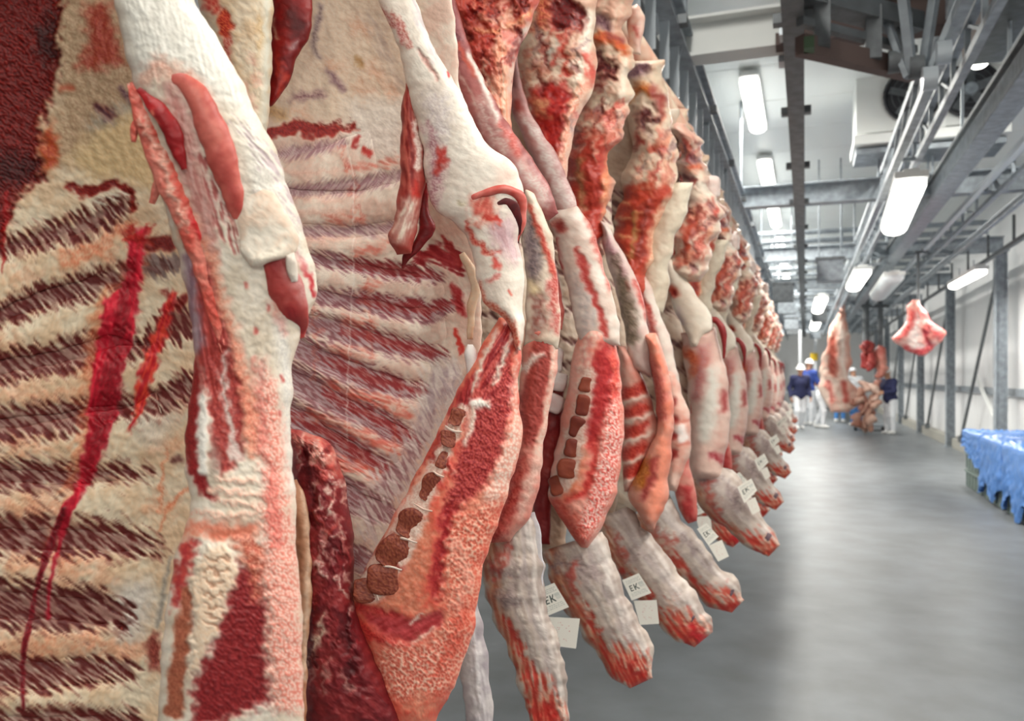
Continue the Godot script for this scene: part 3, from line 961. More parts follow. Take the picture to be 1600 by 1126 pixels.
	# brisket end: crumpled fat beside dark lean, breastbone at the left
	pg(g, "9c2f30 7a2024", [376, 880, 410, 890, 418, 960, 420, 1100, 300, 1140, 310, 1050, 342, 985, 360, 930], {"soft": 7, "jit": 12, "tex": 2, "fs": 1.5, "h": -2.5, "hv": 2})
	ln(g, "c04a43 a53334", [296, 850, 10, 284, 900, 13, 274, 940, 9], {"soft": 5, "jit": 10, "tex": 2, "h": -1.5})
	ln(g, "b7503f d98a70", [378, 850, 12, 400, 880, 14, 404, 930, 6], {"soft": 8, "jit": 12})
	pg(g, "e9d2bb dcbb9d", [318, 865, 348, 850, 366, 880, 370, 910, 350, 940, 352, 960, 330, 1000, 312, 1040, 296, 1060, 300, 960, 305, 900], {"soft": 5, "jit": 8, "h": 3.5})
	for i in 7:
		ln(g, "c99478", [316 + i, 872 + 17 * i, 1.2, 336, 880 + 17 * i, 2, 356 - 2 * i, 874 + 18 * i, 1.2], {"soft": 2.0, "jit": 9, "h": -4.0, "op": 0.8})
	ln(g, "b0684e 96503c", [291, 925, 8, 285, 985, 11, 278, 1040, 13, 274, 1110, 14], {"soft": 3, "jit": 6, "tex": 2, "fs": 2.0, "h": -2})
	ln(g, "e6d8c8", [264, 925, 2, 258, 985, 2, 254, 1060, 2], {"soft": 2, "jit": 3})
	pg(g, "ecc4b4 d87a6a", [412, 560, 442, 640, 448, 760, 468, 900, 480, 1110, 424, 1110, 418, 960, 408, 860, 412, 760, 404, 660], {"soft": 9, "jit": 8, "tex": 2, "fs": 1.8, "h": 1.5, "hv": 1.0})
	ln(g, "d7756a cf5a50", [400, 560, 3, 412, 640, 6, 410, 700, 4, 432, 800, 8, 430, 850, 8], {"soft": 6, "jit": 10, "op": 0.7})
	ln(g, "d9d2cb e3ddd3", [436, 500, 8, 448, 580, 9, 452, 680, 6, 456, 760, 4], {"soft": 8, "jit": 4})
	for q in [[384, 442], [400, 512], [440, 588], [418, 478], [438, 640]]:
		ln(g, "b8443f", [q[0], q[1], 2, q[0] + 1, q[1] + 7, 2.5], {"soft": 2, "jit": 3, "op": 0.85})
	ln(g, "c8635a", [428, 470, 5, 444, 520, 3], {"soft": 7, "jit": 6, "op": 0.6})
	var og := base.duplicate()
	var dg := func(u: float, v: float) -> float: return 0.012 * sin(u * 9.0) + 0.01 * sin(PI * u)
	og.merge({"bulge": 0.03, "k": 2.6, "back": 0.7, "off": 0.06, "step": 2.2, "taper": 0.0, "dep": dg})
	sheet(t, "flank", [172, -90, 178, 0, 190, 60, 205, 115, 215, 150, 222, 190, 236, 240, 247, 290, 258, 330, 272, 380, 286, 430, 300, 500, 304, 560, 297, 620, 290, 680, 288, 730, 298, 780, 286, 830, 272, 880, 258, 960, 250, 1062, 244, 1150],
		[280, -90, 305, 0, 340, 60, 370, 110, 402, 180, 432, 235, 452, 300, 470, 350, 484, 395, 495, 435, 492, 470, 474, 510, 459, 560, 456, 640, 455, 700, 460, 760, 463, 850, 470, 950, 474, 1062, 478, 1150], g, og)
	var fl := snap
	var ob := base.duplicate()
	ob.merge({"bulge": 0.02, "rel": 0.6, "on": fl, "lift": -0.001, "step": 2.2, "taper": 0.2})
	var red := field("c8665a", "b24d45", 0.0004)
	ln(red, "9f3a35", [352, 280, 5, 372, 325, 8], {"soft": 8, "tex": 1, "ang": 70})
	ln(red, "d98a7c", [300, 140, 3, 340, 210, 5], {"soft": 6, "op": 0.6})
	ribbon(t, "muscle", [262, 120, 5, 285, 125, 13, 308, 152, 19, 328, 195, 23, 345, 240, 24, 358, 285, 19, 368, 320, 13, 374, 345, 4], red, ob)
	var ridge := field("e08070", "cf5548", 0.003)
	ln(ridge, "efc3b0 e29a86", [225, 180, 5, 248, 240, 8, 270, 300, 9, 292, 350, 6], {"soft": 6, "jit": 14, "tex": 2, "fs": 2.0, "h": 1.5, "hv": 2})
	ln(ridge, "c21f24", [300, 330, 3, 310, 352, 7, 318, 375, 4], {"soft": 6, "jit": 8})
	ribbon(t, "torn_fat", [206, 128, 6, 216, 160, 13, 232, 200, 18, 250, 245, 21, 268, 290, 22, 288, 335, 19, 304, 380, 16, 318, 430, 12, 334, 490, 10, 350, 550, 6], ridge, ob)
	var flesh := field("a81f22", "8a1318", 0.001)
	ln(flesh, "e08068", [236, 176, 3, 245, 190, 4], {"soft": 3, "jit": 8})
	ribbon(t, "dark_muscle", [216, 138, 4, 234, 158, 10, 255, 180, 14, 270, 208, 14, 280, 240, 10, 287, 265, 5], flesh, base.merged({"bulge": 0.012, "rel": 0.5, "on": fl, "lift": 0.004, "step": 2.2, "taper": 0.2}))
	for q in [[216, 190, 7, 210, 204, 7, 208, 222, 4], [250, 285, 9, 243, 300, 8, 237, 318, 5]]:
		ribbon(t, "fat_tag", q, ridge, base.merged({"bulge": 0.012, "rel": 0.9, "on": fl, "lift": 0.002, "step": 2.0, "taper": 0.3}))
	# pocket on the right edge: a torn flap of fat over a red lobe
	var lobe := field("b5504a", "a03a36", 0.0005)
	ln(lobe, "7c1f20", [420, 405, 5, 432, 412, 8], {"soft": 8})
	ln(lobe, "c78d8a b0706c", [448, 405, 6, 462, 440, 9, 480, 470, 8], {"soft": 7, "jit": 6})
	ln(lobe, "8a2428 9b2b2d", [455, 490, 10, 468, 515, 7], {"soft": 6, "tex": 1, "ang": 80})
	ribbon(t, "lobe", [422, 392, 14, 434, 420, 24, 448, 455, 29, 460, 485, 24, 467, 508, 15, 471, 528, 5], lobe, base.merged({"bulge": 0.02, "rel": 0.55, "on": fl, "lift": -0.002, "step": 2.2, "taper": 0.12}))
	var flap := field("e2d6c6", "dcc0aa", 0.0008)
	pg(flap, "efe2cf", [390, 405, 440, 385, 452, 402, 420, 410], {"soft": 5, "h": 1.5})
	sheet(t, "flap", [362, 270, 364, 315, 370, 350, 374, 380, 384, 404, 392, 416], [400, 268, 432, 310, 452, 340, 464, 368, 464, 392, 408, 416], flap, base.merged({"bulge": 0.007, "k": 2.0, "on": fl, "lift": 0.003, "step": 2.0, "taper": 0.08, "wob": 2.0, "dep": func(u: float, _v: float) -> float: return -0.016 * (1.0 - u) * (1.0 - u)}))
	var rim := field("e3dace", "d6c8ba", 0.0012)
	ribbon(t, "fat_bead", [452, 396, 7, 456, 412, 8, 458, 428, 8, 460, 440, 5], rim, base.merged({"bulge": 0.01, "rel": 0.8, "on": fl, "lift": 0.01, "step": 2.0, "taper": 0.3}))
	_shank(t, on_plane(60, -60, deg_to_rad(40.0), 0.9), 0.1)

func _shank(t: Node3D, foot: Vector3, r: float) -> void:      # the hind leg above the frame, up to the hook
	var f := field("d9c8b2", "b86a58", 0.002)
	var pos := PackedVector3Array()
	var col := PackedColorArray()
	var idx := PackedInt32Array()
	var top := Vector3(-0.74, 2.95, foot.z - 0.05)
	for i in 21:
		var u := i / 20.0
		var c := top.lerp(foot, u)
		var rr := lerpf(0.035, r, pow(u, 0.8)) * (1.0 - 0.25 * sin(PI * u))
		for j in 16:
			var a := -TAU * j / 16.0
			pos.append(c + Vector3(cos(a) * rr, 0, sin(a) * rr * 0.7))
			var s := shade(f, i * 9.0, j * 14.0)
			s.a = 1.0
			col.append(s)
	for i in 20:
		for j in 16:
			var a := i * 16 + j
			var b := i * 16 + (j + 1) % 16
			idx.append_array([a, a + 16, b, b, a + 16, b + 16])
	for e in 2:
		pos.append(top if e == 0 else foot)
		col.append(Color("c8a898"))
		for j in 16:
			var a := e * 320 + j
			var b := e * 320 + (j + 1) % 16
			idx.append_array([336 + e, a, b] if e == 0 else [336 + e, b, a])
	put("shank", flesh_mesh(pos, col, idx), M.flesh, t)

func build_side_b() -> void:
	var t := thing("beef_side", "second beef side, sharp pale ribs and a white flank flap ending in a red pocket", "beef carcass", Vector3(-0.5, 0, -1.05), "beef sides on the row rail")
	var base := {"phi": 25.0, "d": 1.17}
	var bands := [
		[380, 246, 7, 417, 238, 8, 457, 240, 9, 500, 230, 9, 536, 221, 6],
		[390, 300, 9, 454, 299, 10, 514, 295, 10, 570, 288, 10, 640, 272, 8],
		[400, 362, 8, 471, 362, 8, 528, 362, 8, 585, 359, 9, 640, 347, 7],
		[400, 398, 9, 485, 404, 10, 542, 414, 12, 599, 423, 12, 641, 427, 12, 682, 433, 9],
		[400, 450, 12, 502, 463, 12, 568, 472, 15, 625, 481, 18, 667, 489, 17, 712, 472, 8],
		[400, 488, 15, 483, 507, 17, 539, 520, 18, 596, 536, 18, 653, 549, 14, 690, 556, 8],
		[400, 520, 17, 463, 541, 18, 511, 564, 20, 568, 588, 20, 625, 607, 17, 660, 612, 10],
		[400, 568, 20, 463, 595, 23, 511, 619, 24, 568, 647, 23, 625, 678, 18, 655, 690, 8],
		[400, 622, 20, 457, 650, 22, 511, 682, 24, 560, 712, 22, 612, 738, 14],
		[400, 720, 20, 470, 740, 26, 540, 770, 26, 600, 800, 18],
		[400, 830, 20, 470, 840, 26, 530, 860, 22, 580, 880, 18]]
	var f := field("dccdbd", "d3b3a2", 0.0011)
	pg(f, "dbc9b4 cfb79f", [400, -80, 660, -80, 650, 190, 560, 205, 500, 190, 415, 200], {"soft": 14, "jit": 8})
	pg(f, "d9d0c6 e4ddd2", [540, 160, 640, 150, 640, 260, 600, 250, 545, 220], {"soft": 14, "jit": 8, "op": 0.8})
	for q in [[560, 40, 14], [520, 100, 12], [585, 110, 16], [610, 140, 12], [560, 140, 8], [470, 175, 9]]:
		ln(f, "d8977a c9805f", [q[0], q[1], q[2] * 0.5, q[0] + 8, q[1] + 6, q[2] * 0.4], {"soft": 12, "jit": 12, "op": 0.55})
	ln(f, "a08c86 b5a8a0", [580, 30, 1, 605, 90, 2, 632, 130, 2], {"soft": 12, "op": 0.7, "tex": 3, "ang": 55, "rag": 10})
	ln(f, "6f5a5e 9a8a8a", [500, 10, 3, 494, 40, 4, 490, 75, 2.5, 500, 90, 2], {"soft": 4, "jit": 4})
	ln(f, "7d5a60 94777a", [512, 112, 4, 522, 126, 6, 532, 138, 5], {"soft": 4, "jit": 5})
	ln(f, "7a5055 a58482", [460, 152, 5, 478, 148, 6, 504, 148, 4], {"soft": 5, "jit": 6})
	ln(f, "9d7444", [560, 94, 4, 566, 100, 4], {"soft": 4, "jit": 6})
	ln(f, "8f5a24 b5803c", [424, 172, 8, 440, 180, 8], {"soft": 8, "op": 0.6})
	ln(f, "7c120e 9d2417", [405, 214, 5, 430, 208, 8, 460, 200, 10, 500, 203, 9, 530, 200, 7, 556, 197, 5], {"soft": 2.5, "jit": 7, "h": -1.5})
	ln(f, "8a3a35 c9a99a", [510, 193, 4, 545, 195, 4], {"soft": 3, "jit": 9, "op": 0.8})
	ln(f, "a02a26", [560, 214, 3, 556, 226, 3], {"soft": 2, "jit": 5})
	ln(f, "b02a22", [570, 232, 5, 580, 242, 3], {"soft": 2, "jit": 5})
	for i in bands.size():
		var soft_look := i < 3
		var ang := 34.0
		ln(f, "9c737a b79a9a" if soft_look else ("88525a b29498" if i < 5 else "8f5c62 b3969a"), bands[i], {"soft": 5 if soft_look else 4, "jit": 4, "tex": 3, "ang": -55.0 if i < 2 else ang, "rag": 5 if soft_look else 8, "h": -2.2, "hv": 0.3, "fs": 1.7, "op": 0.9})
	for i in range(3, 9):
		var b: Array = bands[i]
		var k := b.size() - 12
		ln(f, "93282a a8413a", [b[k], b[k + 1] - 4, 5, b[k + 3], b[k + 4] - 4, 8, b[k + 6], b[k + 7] - 3, 8, b[k + 9], b[k + 10] - 3, 4], {"soft": 4, "jit": 5, "tex": 3, "ang": 34, "rag": 9, "op": 0.75, "fs": 1.7})
	ln(f, "8e2228 a23436", [652, 404, 8, 680, 396, 14, 706, 404, 14, 716, 424, 5], {"soft": 3, "jit": 6, "tex": 3, "ang": 20, "rag": 8, "h": -1.5})
	ln(f, "9a2a2a", [692, 368, 2, 704, 390, 5, 720, 414, 4], {"soft": 2, "jit": 5})
	ln(f, "9b2426", [708, 445, 3, 716, 468, 7, 726, 490, 4], {"soft": 3, "jit": 5})
	ln(f, "c33a30", [714, 515, 4, 720, 540, 5, 722, 550, 4], {"soft": 2, "jit": 6})
	# rib bones showing red through the membrane
	for q in [[545, 262, 600, 258, 630, 250], [510, 340, 545, 342, 566, 342], [560, 392, 590, 386, 610, 378], [560, 452, 580, 448, 590, 444], [535, 500, 560, 504, 580, 506], [525, 545, 560, 556, 582, 562], [510, 600, 570, 618, 640, 645], [480, 640, 560, 680, 625, 705], [470, 690, 530, 720, 600, 745]]:
		var big: bool = q[1] > 590
		ln(f, "cc5a4a dd8f7c", [q[0], q[1], 3, q[2], q[3], 8 if big else 5, q[4], q[5], 5 if big else 3], {"soft": 6, "jit": 7, "op": 0.85 if big else 0.7, "tex": 3, "ang": 20, "rag": 6})
	for q in [[445, 268], [450, 310], [470, 332], [480, 372]]:
		ln(f, "dd9d88 e3b7a4", [q[0], q[1], 2, q[0] + 80, q[1] + 2, 3], {"soft": 5, "jit": 6, "op": 0.6})
	for q in [[536, 225, 562, 345], [575, 440, 572, 560], [492, 480, 490, 600], [620, 610, 612, 740]]:
		ln(f, "b23a30 cf7862", [q[0], q[1], 1, (q[0] + q[2]) / 2.0 + 3, (q[1] + q[3]) / 2.0, 2, q[2], q[3], 1.5], {"soft": 3, "jit": 12, "op": 0.6})
	ln(f, "ece4da", [541, 220, 0.6, 553, 280, 1, 552, 430, 0.6, 545, 560, 0.6, 541, 690, 0.4], {"soft": 1.2, "jit": 2, "op": 0.8})
	pg(f, "d3c8c0 b5a3a4", [668, 575, 712, 560, 725, 600, 690, 650, 660, 700, 640, 690], {"soft": 8, "jit": 10, "tex": 3, "ang": 60, "rag": 14})
	pg(f, "cbb8b2 9c7678", [590, 740, 640, 690, 665, 650, 700, 600, 650, 740, 610, 800, 575, 850, 560, 800], {"soft": 8, "jit": 12, "tex": 3, "ang": 60, "rag": 18})
	var dep := func(u: float, v: float) -> float: return -0.045 * sin(PI * v) - 0.01 * v
	var op := base.duplicate()
	op.merge({"bulge": 0.014, "k": 8.0, "back": 2.6, "step": 2.0, "taper": 0.0, "dep": dep})
	var panel := sheet(t, "rib_panel", [330, -80, 335, 200, 340, 500, 400, 800, 450, 1000], [700, -80, 715, 100, 735, 300, 750, 430, 750, 560, 705, 660, 650, 780, 600, 1000], f, op)
	var ps := snap
	for i in bands.size() - 2:
		var c := centre_line(bands[i], bands[i + 1], 9.0 if i < 4 else 14.0)
		ribbon(panel, "rib", c, f, base.merged({"bulge": 0.008, "k": 2.0, "back": 1.2, "step": 2.0, "taper": 0.3, "on": ps, "lift": -0.002}))
	# kidney fat and tenderloin at the upper left
	var kf := field("dccdb4", "d3b896", 0.0016)
	ln(kf, "b02a22 d5643f", [348, 22, 8, 352, 40, 11, 350, 52, 8], {"soft": 3, "jit": 5, "h": -1.5})
	ln(kf, "cf8e7e b04038", [355, 62, 6, 356, 85, 4, 358, 105, 2], {"soft": 4, "jit": 7})
	ln(kf, "c9453a d98a74", [322, -30, 16, 330, 10, 12], {"soft": 5, "jit": 8, "tex": 2})
	ln(kf, "c59a62 d6b380", [408, 30, 3, 410, 55, 4, 405, 75, 2], {"soft": 5, "op": 0.8})
	for q in [[392, 90], [398, 120], [385, 150], [390, 160], [380, 130]]:
		ln(kf, "db8a78", [q[0], q[1], 3, q[0] + 3, q[1] + 10, 3], {"soft": 6, "jit": 8, "op": 0.6})
	ln(kf, "d3d3c6 c4c5b8", [418, -60, 5, 416, 100, 5, 412, 235, 5], {"soft": 5, "op": 0.8})
	sheet(t, "kidney_fat", [296, -80, 305, -20, 335, 90, 350, 180, 366, 250], [426, -80, 425, 40, 423, 120, 418, 200, 410, 260], kf, base.merged({"bulge": 0.03, "k": 2.6, "off": 0.05, "step": 2.2, "taper": 0.1}))
	var tl := field("8a1a18", "6d1013", 0.0012)
	ln(tl, "4d0a0e", [455, 20, 10, 462, 45, 14], {"soft": 8, "jit": 8})
	ln(tl, "b9a09a 9a7a80", [456, 72, 4, 464, 66, 4], {"soft": 4, "jit": 5})
	ln(tl, "b23a2a", [432, 90, 3, 446, 120, 5, 440, 150, 3], {"soft": 5, "jit": 9, "tex": 1, "ang": 75})
	ln(tl, "c9a48a", [428, 30, 2, 432, 60, 2], {"soft": 3, "jit": 5})
	sheet(t, "tenderloin", [424, -80, 424, 30, 421, 90, 417, 168], [490, -80, 488, 20, 484, 52, 466, 90, 452, 130, 424, 166], tl, base.merged({"bulge": 0.016, "off": 0.012, "step": 2.2, "taper": 0.08}))
	# flank: a red strip and a white flap with a pocket whose dark opening is painted
	var ms := field("a8473e", "8f3029", 0.0008)
	ln(ms, "7d2320 b5584c", [632, 160, 10, 636, 250, 16, 640, 320, 12], {"soft": 8, "tex": 1, "ang": 84, "hv": 0.8})
	ln(ms, "d5b3a8 e5cfc4", [652, 175, 4, 650, 190, 5, 656, 250, 7, 655, 262, 6], {"soft": 3, "jit": 6})
	ln(ms, "c2352c", [648, 285, 5, 650, 305, 6, 646, 330, 3], {"soft": 4, "jit": 5})
	ln(ms, "d9c7b6 b98b80", [640, 320, 12, 632, 350, 14, 624, 372, 10], {"soft": 6, "jit": 6, "tex": 1, "ang": 110})
	sheet(t, "flank_muscle", [634, 130, 628, 170, 625, 220, 625, 270, 620, 320, 614, 352, 606, 370, 620, 398], [644, 128, 654, 180, 663, 240, 664, 280, 658, 320, 652, 360, 648, 372, 640, 396], ms, base.merged({"bulge": 0.02, "off": 0.06, "step": 2.0, "taper": 0.1}))
	var dk := field("6a1417", "8d2226", 0.0008)
	ribbon(t, "flank_skirt", [664, 285, 4, 662, 330, 8, 668, 355, 12, 655, 380, 9, 635, 400, 6, 630, 420, 2], dk, base.merged({"bulge": 0.012, "rel": 0.6, "off": 0.035, "step": 2.0, "taper": 0.2}))
	var wf := field("e6dccf", "dccdbf", 0.0008)
	ln(wf, "b95a56 d4a099", [596, 10, 3, 612, 36, 5, 628, 66, 4], {"soft": 4, "jit": 8})
	ln(wf, "b85a50 cf9488", [614, 20, 2, 630, 50, 3, 640, 72, 1.5], {"soft": 3, "jit": 6})
	ln(wf, "b9aeb0 d8d0ca", [640, -30, 7, 662, 40, 8, 678, 90, 5], {"soft": 6, "jit": 7, "tex": 3, "ang": 65, "rag": 6, "op": 0.8})
	ln(wf, "a87f74 c69086", [652, 78, 1.5, 668, 100, 4, 684, 124, 1.5], {"soft": 2.5, "jit": 3, "h": -2.0})
	ln(wf, "b02c2c", [700, 112, 1.5, 702, 118, 2], {"soft": 1.5, "jit": 2})
	ln(wf, "c4b2b8 d8cfce", [680, 150, 8, 690, 185, 10, 684, 215, 8], {"soft": 12, "jit": 12, "op": 0.7})
	ln(wf, "b98088 d3b5b4", [668, 195, 5, 682, 240, 12, 684, 270, 12, 676, 305, 8, 672, 330, 4], {"soft": 7, "jit": 8})
	ln(wf, "bb3a33", [690, 232, 4, 692, 248, 7, 686, 262, 5], {"soft": 4, "jit": 7})
	ln(wf, "e5b7a6", [790, 270, 12, 800, 276, 8], {"soft": 10, "op": 0.6})
	ln(wf, "b8a882 cdbd9a", [716, 316, 3, 724, 318, 2], {"soft": 3, "op": 0.8})
	ln(wf, "c4433a d57a68", [730, 345, 3, 734, 362, 4, 745, 380, 5, 758, 392, 4, 776, 394, 4, 782, 392, 2], {"soft": 3, "jit": 6, "h": -0.8})
	ln(wf, "cc4a40", [772, 405, 4, 778, 414, 5], {"soft": 3, "jit": 6})
	ln(wf, "cf7a72 d9948a", [764, 440, 4, 772, 434, 5, 780, 430, 3], {"soft": 2.5, "jit": 4})
	ln(wf, "cf5a4c", [794, 452, 2, 800, 458, 2], {"soft": 2, "jit": 4})
	ln(wf, "d55340 e59a80", [748, 442, 2, 756, 470, 4, 776, 484, 4, 796, 502, 5, 808, 535, 6], {"soft": 4, "jit": 4})
	pg(wf, "c9a9ac b88f93", [762, 345, 800, 340, 812, 400, 806, 410, 782, 395, 765, 365], {"soft": 10, "jit": 7, "tex": 3, "ang": 70, "rag": 6})
	pg(wf, "c9584a d98a78", [733, 312, 770, 300, 776, 330, 772, 350, 750, 352, 738, 342], {"soft": 6, "jit": 8, "tex": 1, "ang": 110})
	ln(wf, "c23428", [758, 340, 3, 775, 342, 4, 784, 348, 2], {"soft": 2.5, "jit": 5})
	var dwf := func(u: float, v: float) -> float: return 0.008 * sin(u * 7.0) + 0.014 * sin(v * 3.0) * u
	sheet(t, "flank", [572, -80, 590, 0, 622, 70, 634, 125, 645, 170, 660, 230, 664, 280, 670, 310, 682, 332, 708, 345, 728, 372, 743, 412, 746, 442, 758, 474, 782, 492, 800, 520, 806, 545],
		[618, -80, 650, 0, 680, 78, 712, 130, 730, 165, 762, 226, 790, 244, 810, 268, 817, 296, 816, 330, 812, 372, 816, 412, 817, 445, 818, 480, 818, 510, 816, 530, 814, 548], wf, base.merged({"bulge": 0.016, "k": 3.0, "back": 0.6, "off": 0.07, "step": 2.0, "taper": 0.03, "dep": dwf}))
	var fb := snap
	var curl := field("c86a60", "b8483f", 0.0006)
	ribbon(t, "pocket_edge", [736, 308, 4, 762, 300, 6, 790, 297, 8, 808, 304, 9, 815, 322, 8, 814, 348, 6, 810, 378, 2], curl, base.merged({"bulge": 0.014, "rel": 0.9, "on": fb, "lift": -0.001, "step": 2.0, "taper": 0.2}))
	var opening_shade := field("42080d", "5d1014", 0.0004)  # shade of the pocket mouth, painted as a dark ribbon on the flap
	ribbon(t, "pocket", [776, 320, 2, 791, 315, 5, 803, 325, 8, 809, 350, 6, 812, 380, 2], opening_shade, base.merged({"bulge": 0.003, "rel": 0.2, "on": fb, "lift": 0.0005, "step": 2.0, "taper": 0.2}))
	# cord and cartilage beside the brisket
	var cord := field("d9c3a8", "cfa98a", 0.0005)
	ribbon(t, "tendon", [722, 395, 4, 736, 420, 8, 742, 450, 8, 736, 490, 7, 735, 530, 5], cord, base.merged({"bulge": 0.01, "rel": 0.9, "off": 0.03, "step": 2.0, "taper": 0.1}))
	var cart := field("ece6e0", "ddd6d2", 0.0003)
	ribbon(t, "cartilage", [735, 538, 4, 735, 552, 10, 738, 570, 11, 736, 585, 6, 735, 595, 2], cart, base.merged({"bulge": 0.012, "rel": 1.0, "off": 0.06, "step": 2.0, "taper": 0.2}))
	# brisket
	var br := field("e28a70", "d65a48", 0.0018)
	pg(br, "c04e46 8a2428", [745, 612, 770, 560, 790, 520, 800, 580, 806, 610, 795, 660, 780, 715, 757, 760, 735, 780, 712, 800, 690, 800, 705, 760, 720, 700], {"soft": 5, "jit": 7, "tex": 2, "fs": 2.2, "h": -2, "hv": 1.4})
	pg(br, "f0d4c4 e09a88", [812, 540, 808, 620, 815, 668, 812, 720, 790, 780, 760, 800, 748, 790, 778, 720, 800, 655, 800, 600], {"soft": 6, "jit": 6, "tex": 2, "fs": 1.8, "h": 1.0})
	pg(br, "d9604c f2b8a0", [700, 810, 745, 795, 790, 780, 770, 850, 750, 900, 745, 990, 720, 1060, 690, 900], {"soft": 14, "jit": 14, "tex": 2, "fs": 1.6, "hv": 1.5})
	ln(br, "d98a70 cf7458", [668, 790, 10, 655, 830, 20, 650, 880, 22, 640, 925, 24, 600, 950, 14, 560, 945, 5], {"soft": 10, "jit": 12, "tex": 2, "fs": 1.8})
	ln(br, "b12e2e 8f1d24", [700, 795, 8, 696, 830, 8, 688, 870, 6, 682, 905, 6, 684, 930, 4], {"soft": 5, "jit": 8, "h": -3})
	pg(br, "a93436 c0484a", [566, 952, 600, 958, 650, 968, 690, 955, 690, 980, 660, 998, 640, 1008, 610, 1002, 585, 980], {"soft": 4, "jit": 5, "tex": 1, "ang": 150, "h": -3})
	ln(br, "f0d8c6", [640, 974, 1.5, 650, 968, 2, 662, 960, 1], {"soft": 1.5, "jit": 5})
	ln(br, "efd2be", [640, 1006, 2, 662, 995, 2, 676, 982, 2], {"soft": 2, "jit": 4})
	ln(br, "a8242a c23a38", [550, 948, 5, 575, 948, 3, 620, 962, 3], {"soft": 4, "jit": 5, "h": -2})
	ln(br, "b3262a d2443c", [548, 952, 4, 572, 985, 7, 600, 1005, 8, 640, 1012, 4], {"soft": 6, "jit": 6})
	pg(br, "d8604e f4bfa8", [600, 1010, 650, 1012, 690, 985, 722, 960, 735, 1000, 700, 1080, 620, 1090, 585, 1050], {"soft": 12, "jit": 12, "tex": 2, "fs": 1.6, "hv": 1.5})
	ln(br, "f2b6a2 e79a86", [712, 850, 6, 730, 900, 8, 715, 945, 6], {"soft": 8, "jit": 12, "op": 0.7, "h": 1.5})
	ln(br, "d0503f", [728, 950, 8, 712, 1000, 10, 690, 1040, 8], {"soft": 8, "jit": 12, "op": 0.7})
	# upper tip: lean strips and white seams
	pg(br, "b23a3a 8f2428", [705, 640, 725, 600, 745, 580, 755, 590, 730, 640, 712, 670, 690, 710, 672, 740, 660, 740], {"soft": 4, "jit": 7, "tex": 3, "ang": 100, "rag": 6, "hv": 1.5})
	pg(br, "c4524c 94282c", [745, 590, 775, 520, 800, 498, 806, 530, 795, 570, 775, 618, 752, 628], {"soft": 4, "jit": 6, "tex": 3, "ang": 118, "rag": 6, "hv": 1.5})
	for q in [[738, 612, 755, 560, 778, 515], [772, 600, 788, 560, 800, 520], [735, 650, 742, 630, 765, 628], [728, 690, 736, 660, 742, 635]]:
		ln(br, "efe0d2 e2c2b0", [q[0], q[1], 3, q[2], q[3], 4, q[4], q[5], 2], {"soft": 3, "jit": 5, "h": 1.5})
	ln(br, "efe6dc", [738, 628, 6, 752, 632, 6, 762, 634, 3], {"soft": 3, "jit": 4, "h": 2})
	for q in [[690, 720, 660, 770], [665, 745, 630, 810], [650, 790, 610, 850], [600, 868, 575, 890]]:
		ln(br, "dfcabf c9564a", [q[0], q[1], 4, q[2], q[3], 6], {"soft": 5, "jit": 12})
	ln(br, "b02828", [585, 862, 5, 575, 880, 8, 560, 900, 4], {"soft": 4, "jit": 8})
	ln(br, "e6d2c4 cfa898", [722, 640, 10, 690, 715, 14, 660, 775, 20, 620, 855, 26, 580, 915, 24], {"soft": 4, "jit": 6})
	clutter(br, 640, 640, 712, 760, 26, 9.0, 41, ["a82e2c c04a40", "e6d0c0 efe0d2", "8a2420 a5392f", "d98a74 e2a48c"])
	clutter(br, 560, 780, 640, 900, 26, 10.0, 42, ["b02c2a c8473c", "e8d4c6 f0e2d4", "8a2020 a8362e", "e08a6a dc9a78"])
	var dbr := func(u: float, v: float) -> float: return 0.02 * sin(PI * u) + 0.012 * v * sin(PI * u)
	var ob := base.merged({"bulge": 0.04, "k": 2.6, "back": 0.8, "off": 0.045, "step": 2.0, "taper": 0.08, "dep": dbr})
	var brisket := sheet(t, "brisket", [780, 496, 750, 545, 722, 598, 700, 640, 676, 690, 650, 738, 622, 792, 592, 850, 566, 900, 549, 945, 556, 985, 580, 1040, 596, 1110, 612, 1160],
		[804, 496, 815, 545, 809, 600, 815, 665, 812, 705, 800, 745, 788, 790, 770, 840, 756, 880, 748, 935, 738, 990, 716, 1056, 690, 1110, 664, 1160], br, ob)
	var bs := snap
	var bn := field("8d4634", "a35c40", 0.001)
	bn.base2 = hx("76362c")
	ln(bn, "9c5a40 6a2c24", [720, 630, 60, 560, 930, 60], {"tex": 2, "fs": 2.4, "soft": 6, "h": 0, "hv": 1.2, "op": 0.8})
	for q in [[717, 652, 12, 14, 18], [704, 686, 12, 13, 10], [691, 718, 11, 14, 20], [671, 760, 14, 23, 32], [640, 816, 18, 24, 30], [617, 863, 23, 27, 32], [601, 905, 23, 25, 0], [572, 922, 16, 20, -10]]:
		var bo := base.merged({"bulge": 0.006, "on": bs, "lift": 0.0025, "step": 1.8, "taper": 0.15, "rel": 0.14, "k": 6.0, "wob": 3.0})
		blob(brisket, "breastbone_segment", q[0], q[1], q[2], q[3], q[4], bn, bo)
	var seam := field("e5d3c6", "d8b9a8", 0.0005)
	for q in [[576, 892, 1.2, 584, 912, 2, 590, 938, 1.4], [588, 880, 1, 606, 886, 1.8, 628, 890, 1], [612, 836, 1, 632, 842, 1.8, 652, 846, 1], [645, 788, 1, 660, 794, 1.8, 676, 796, 1], [696, 664, 1, 708, 670, 2.2, 722, 672, 1], [676, 736, 1, 684, 740, 1.8, 694, 744, 1]]:
		ribbon(brisket, "seam", q, seam, base.merged({"bulge": 0.006, "rel": 1.0, "on": bs, "lift": 0.0055, "step": 1.8, "taper": 0.3}))
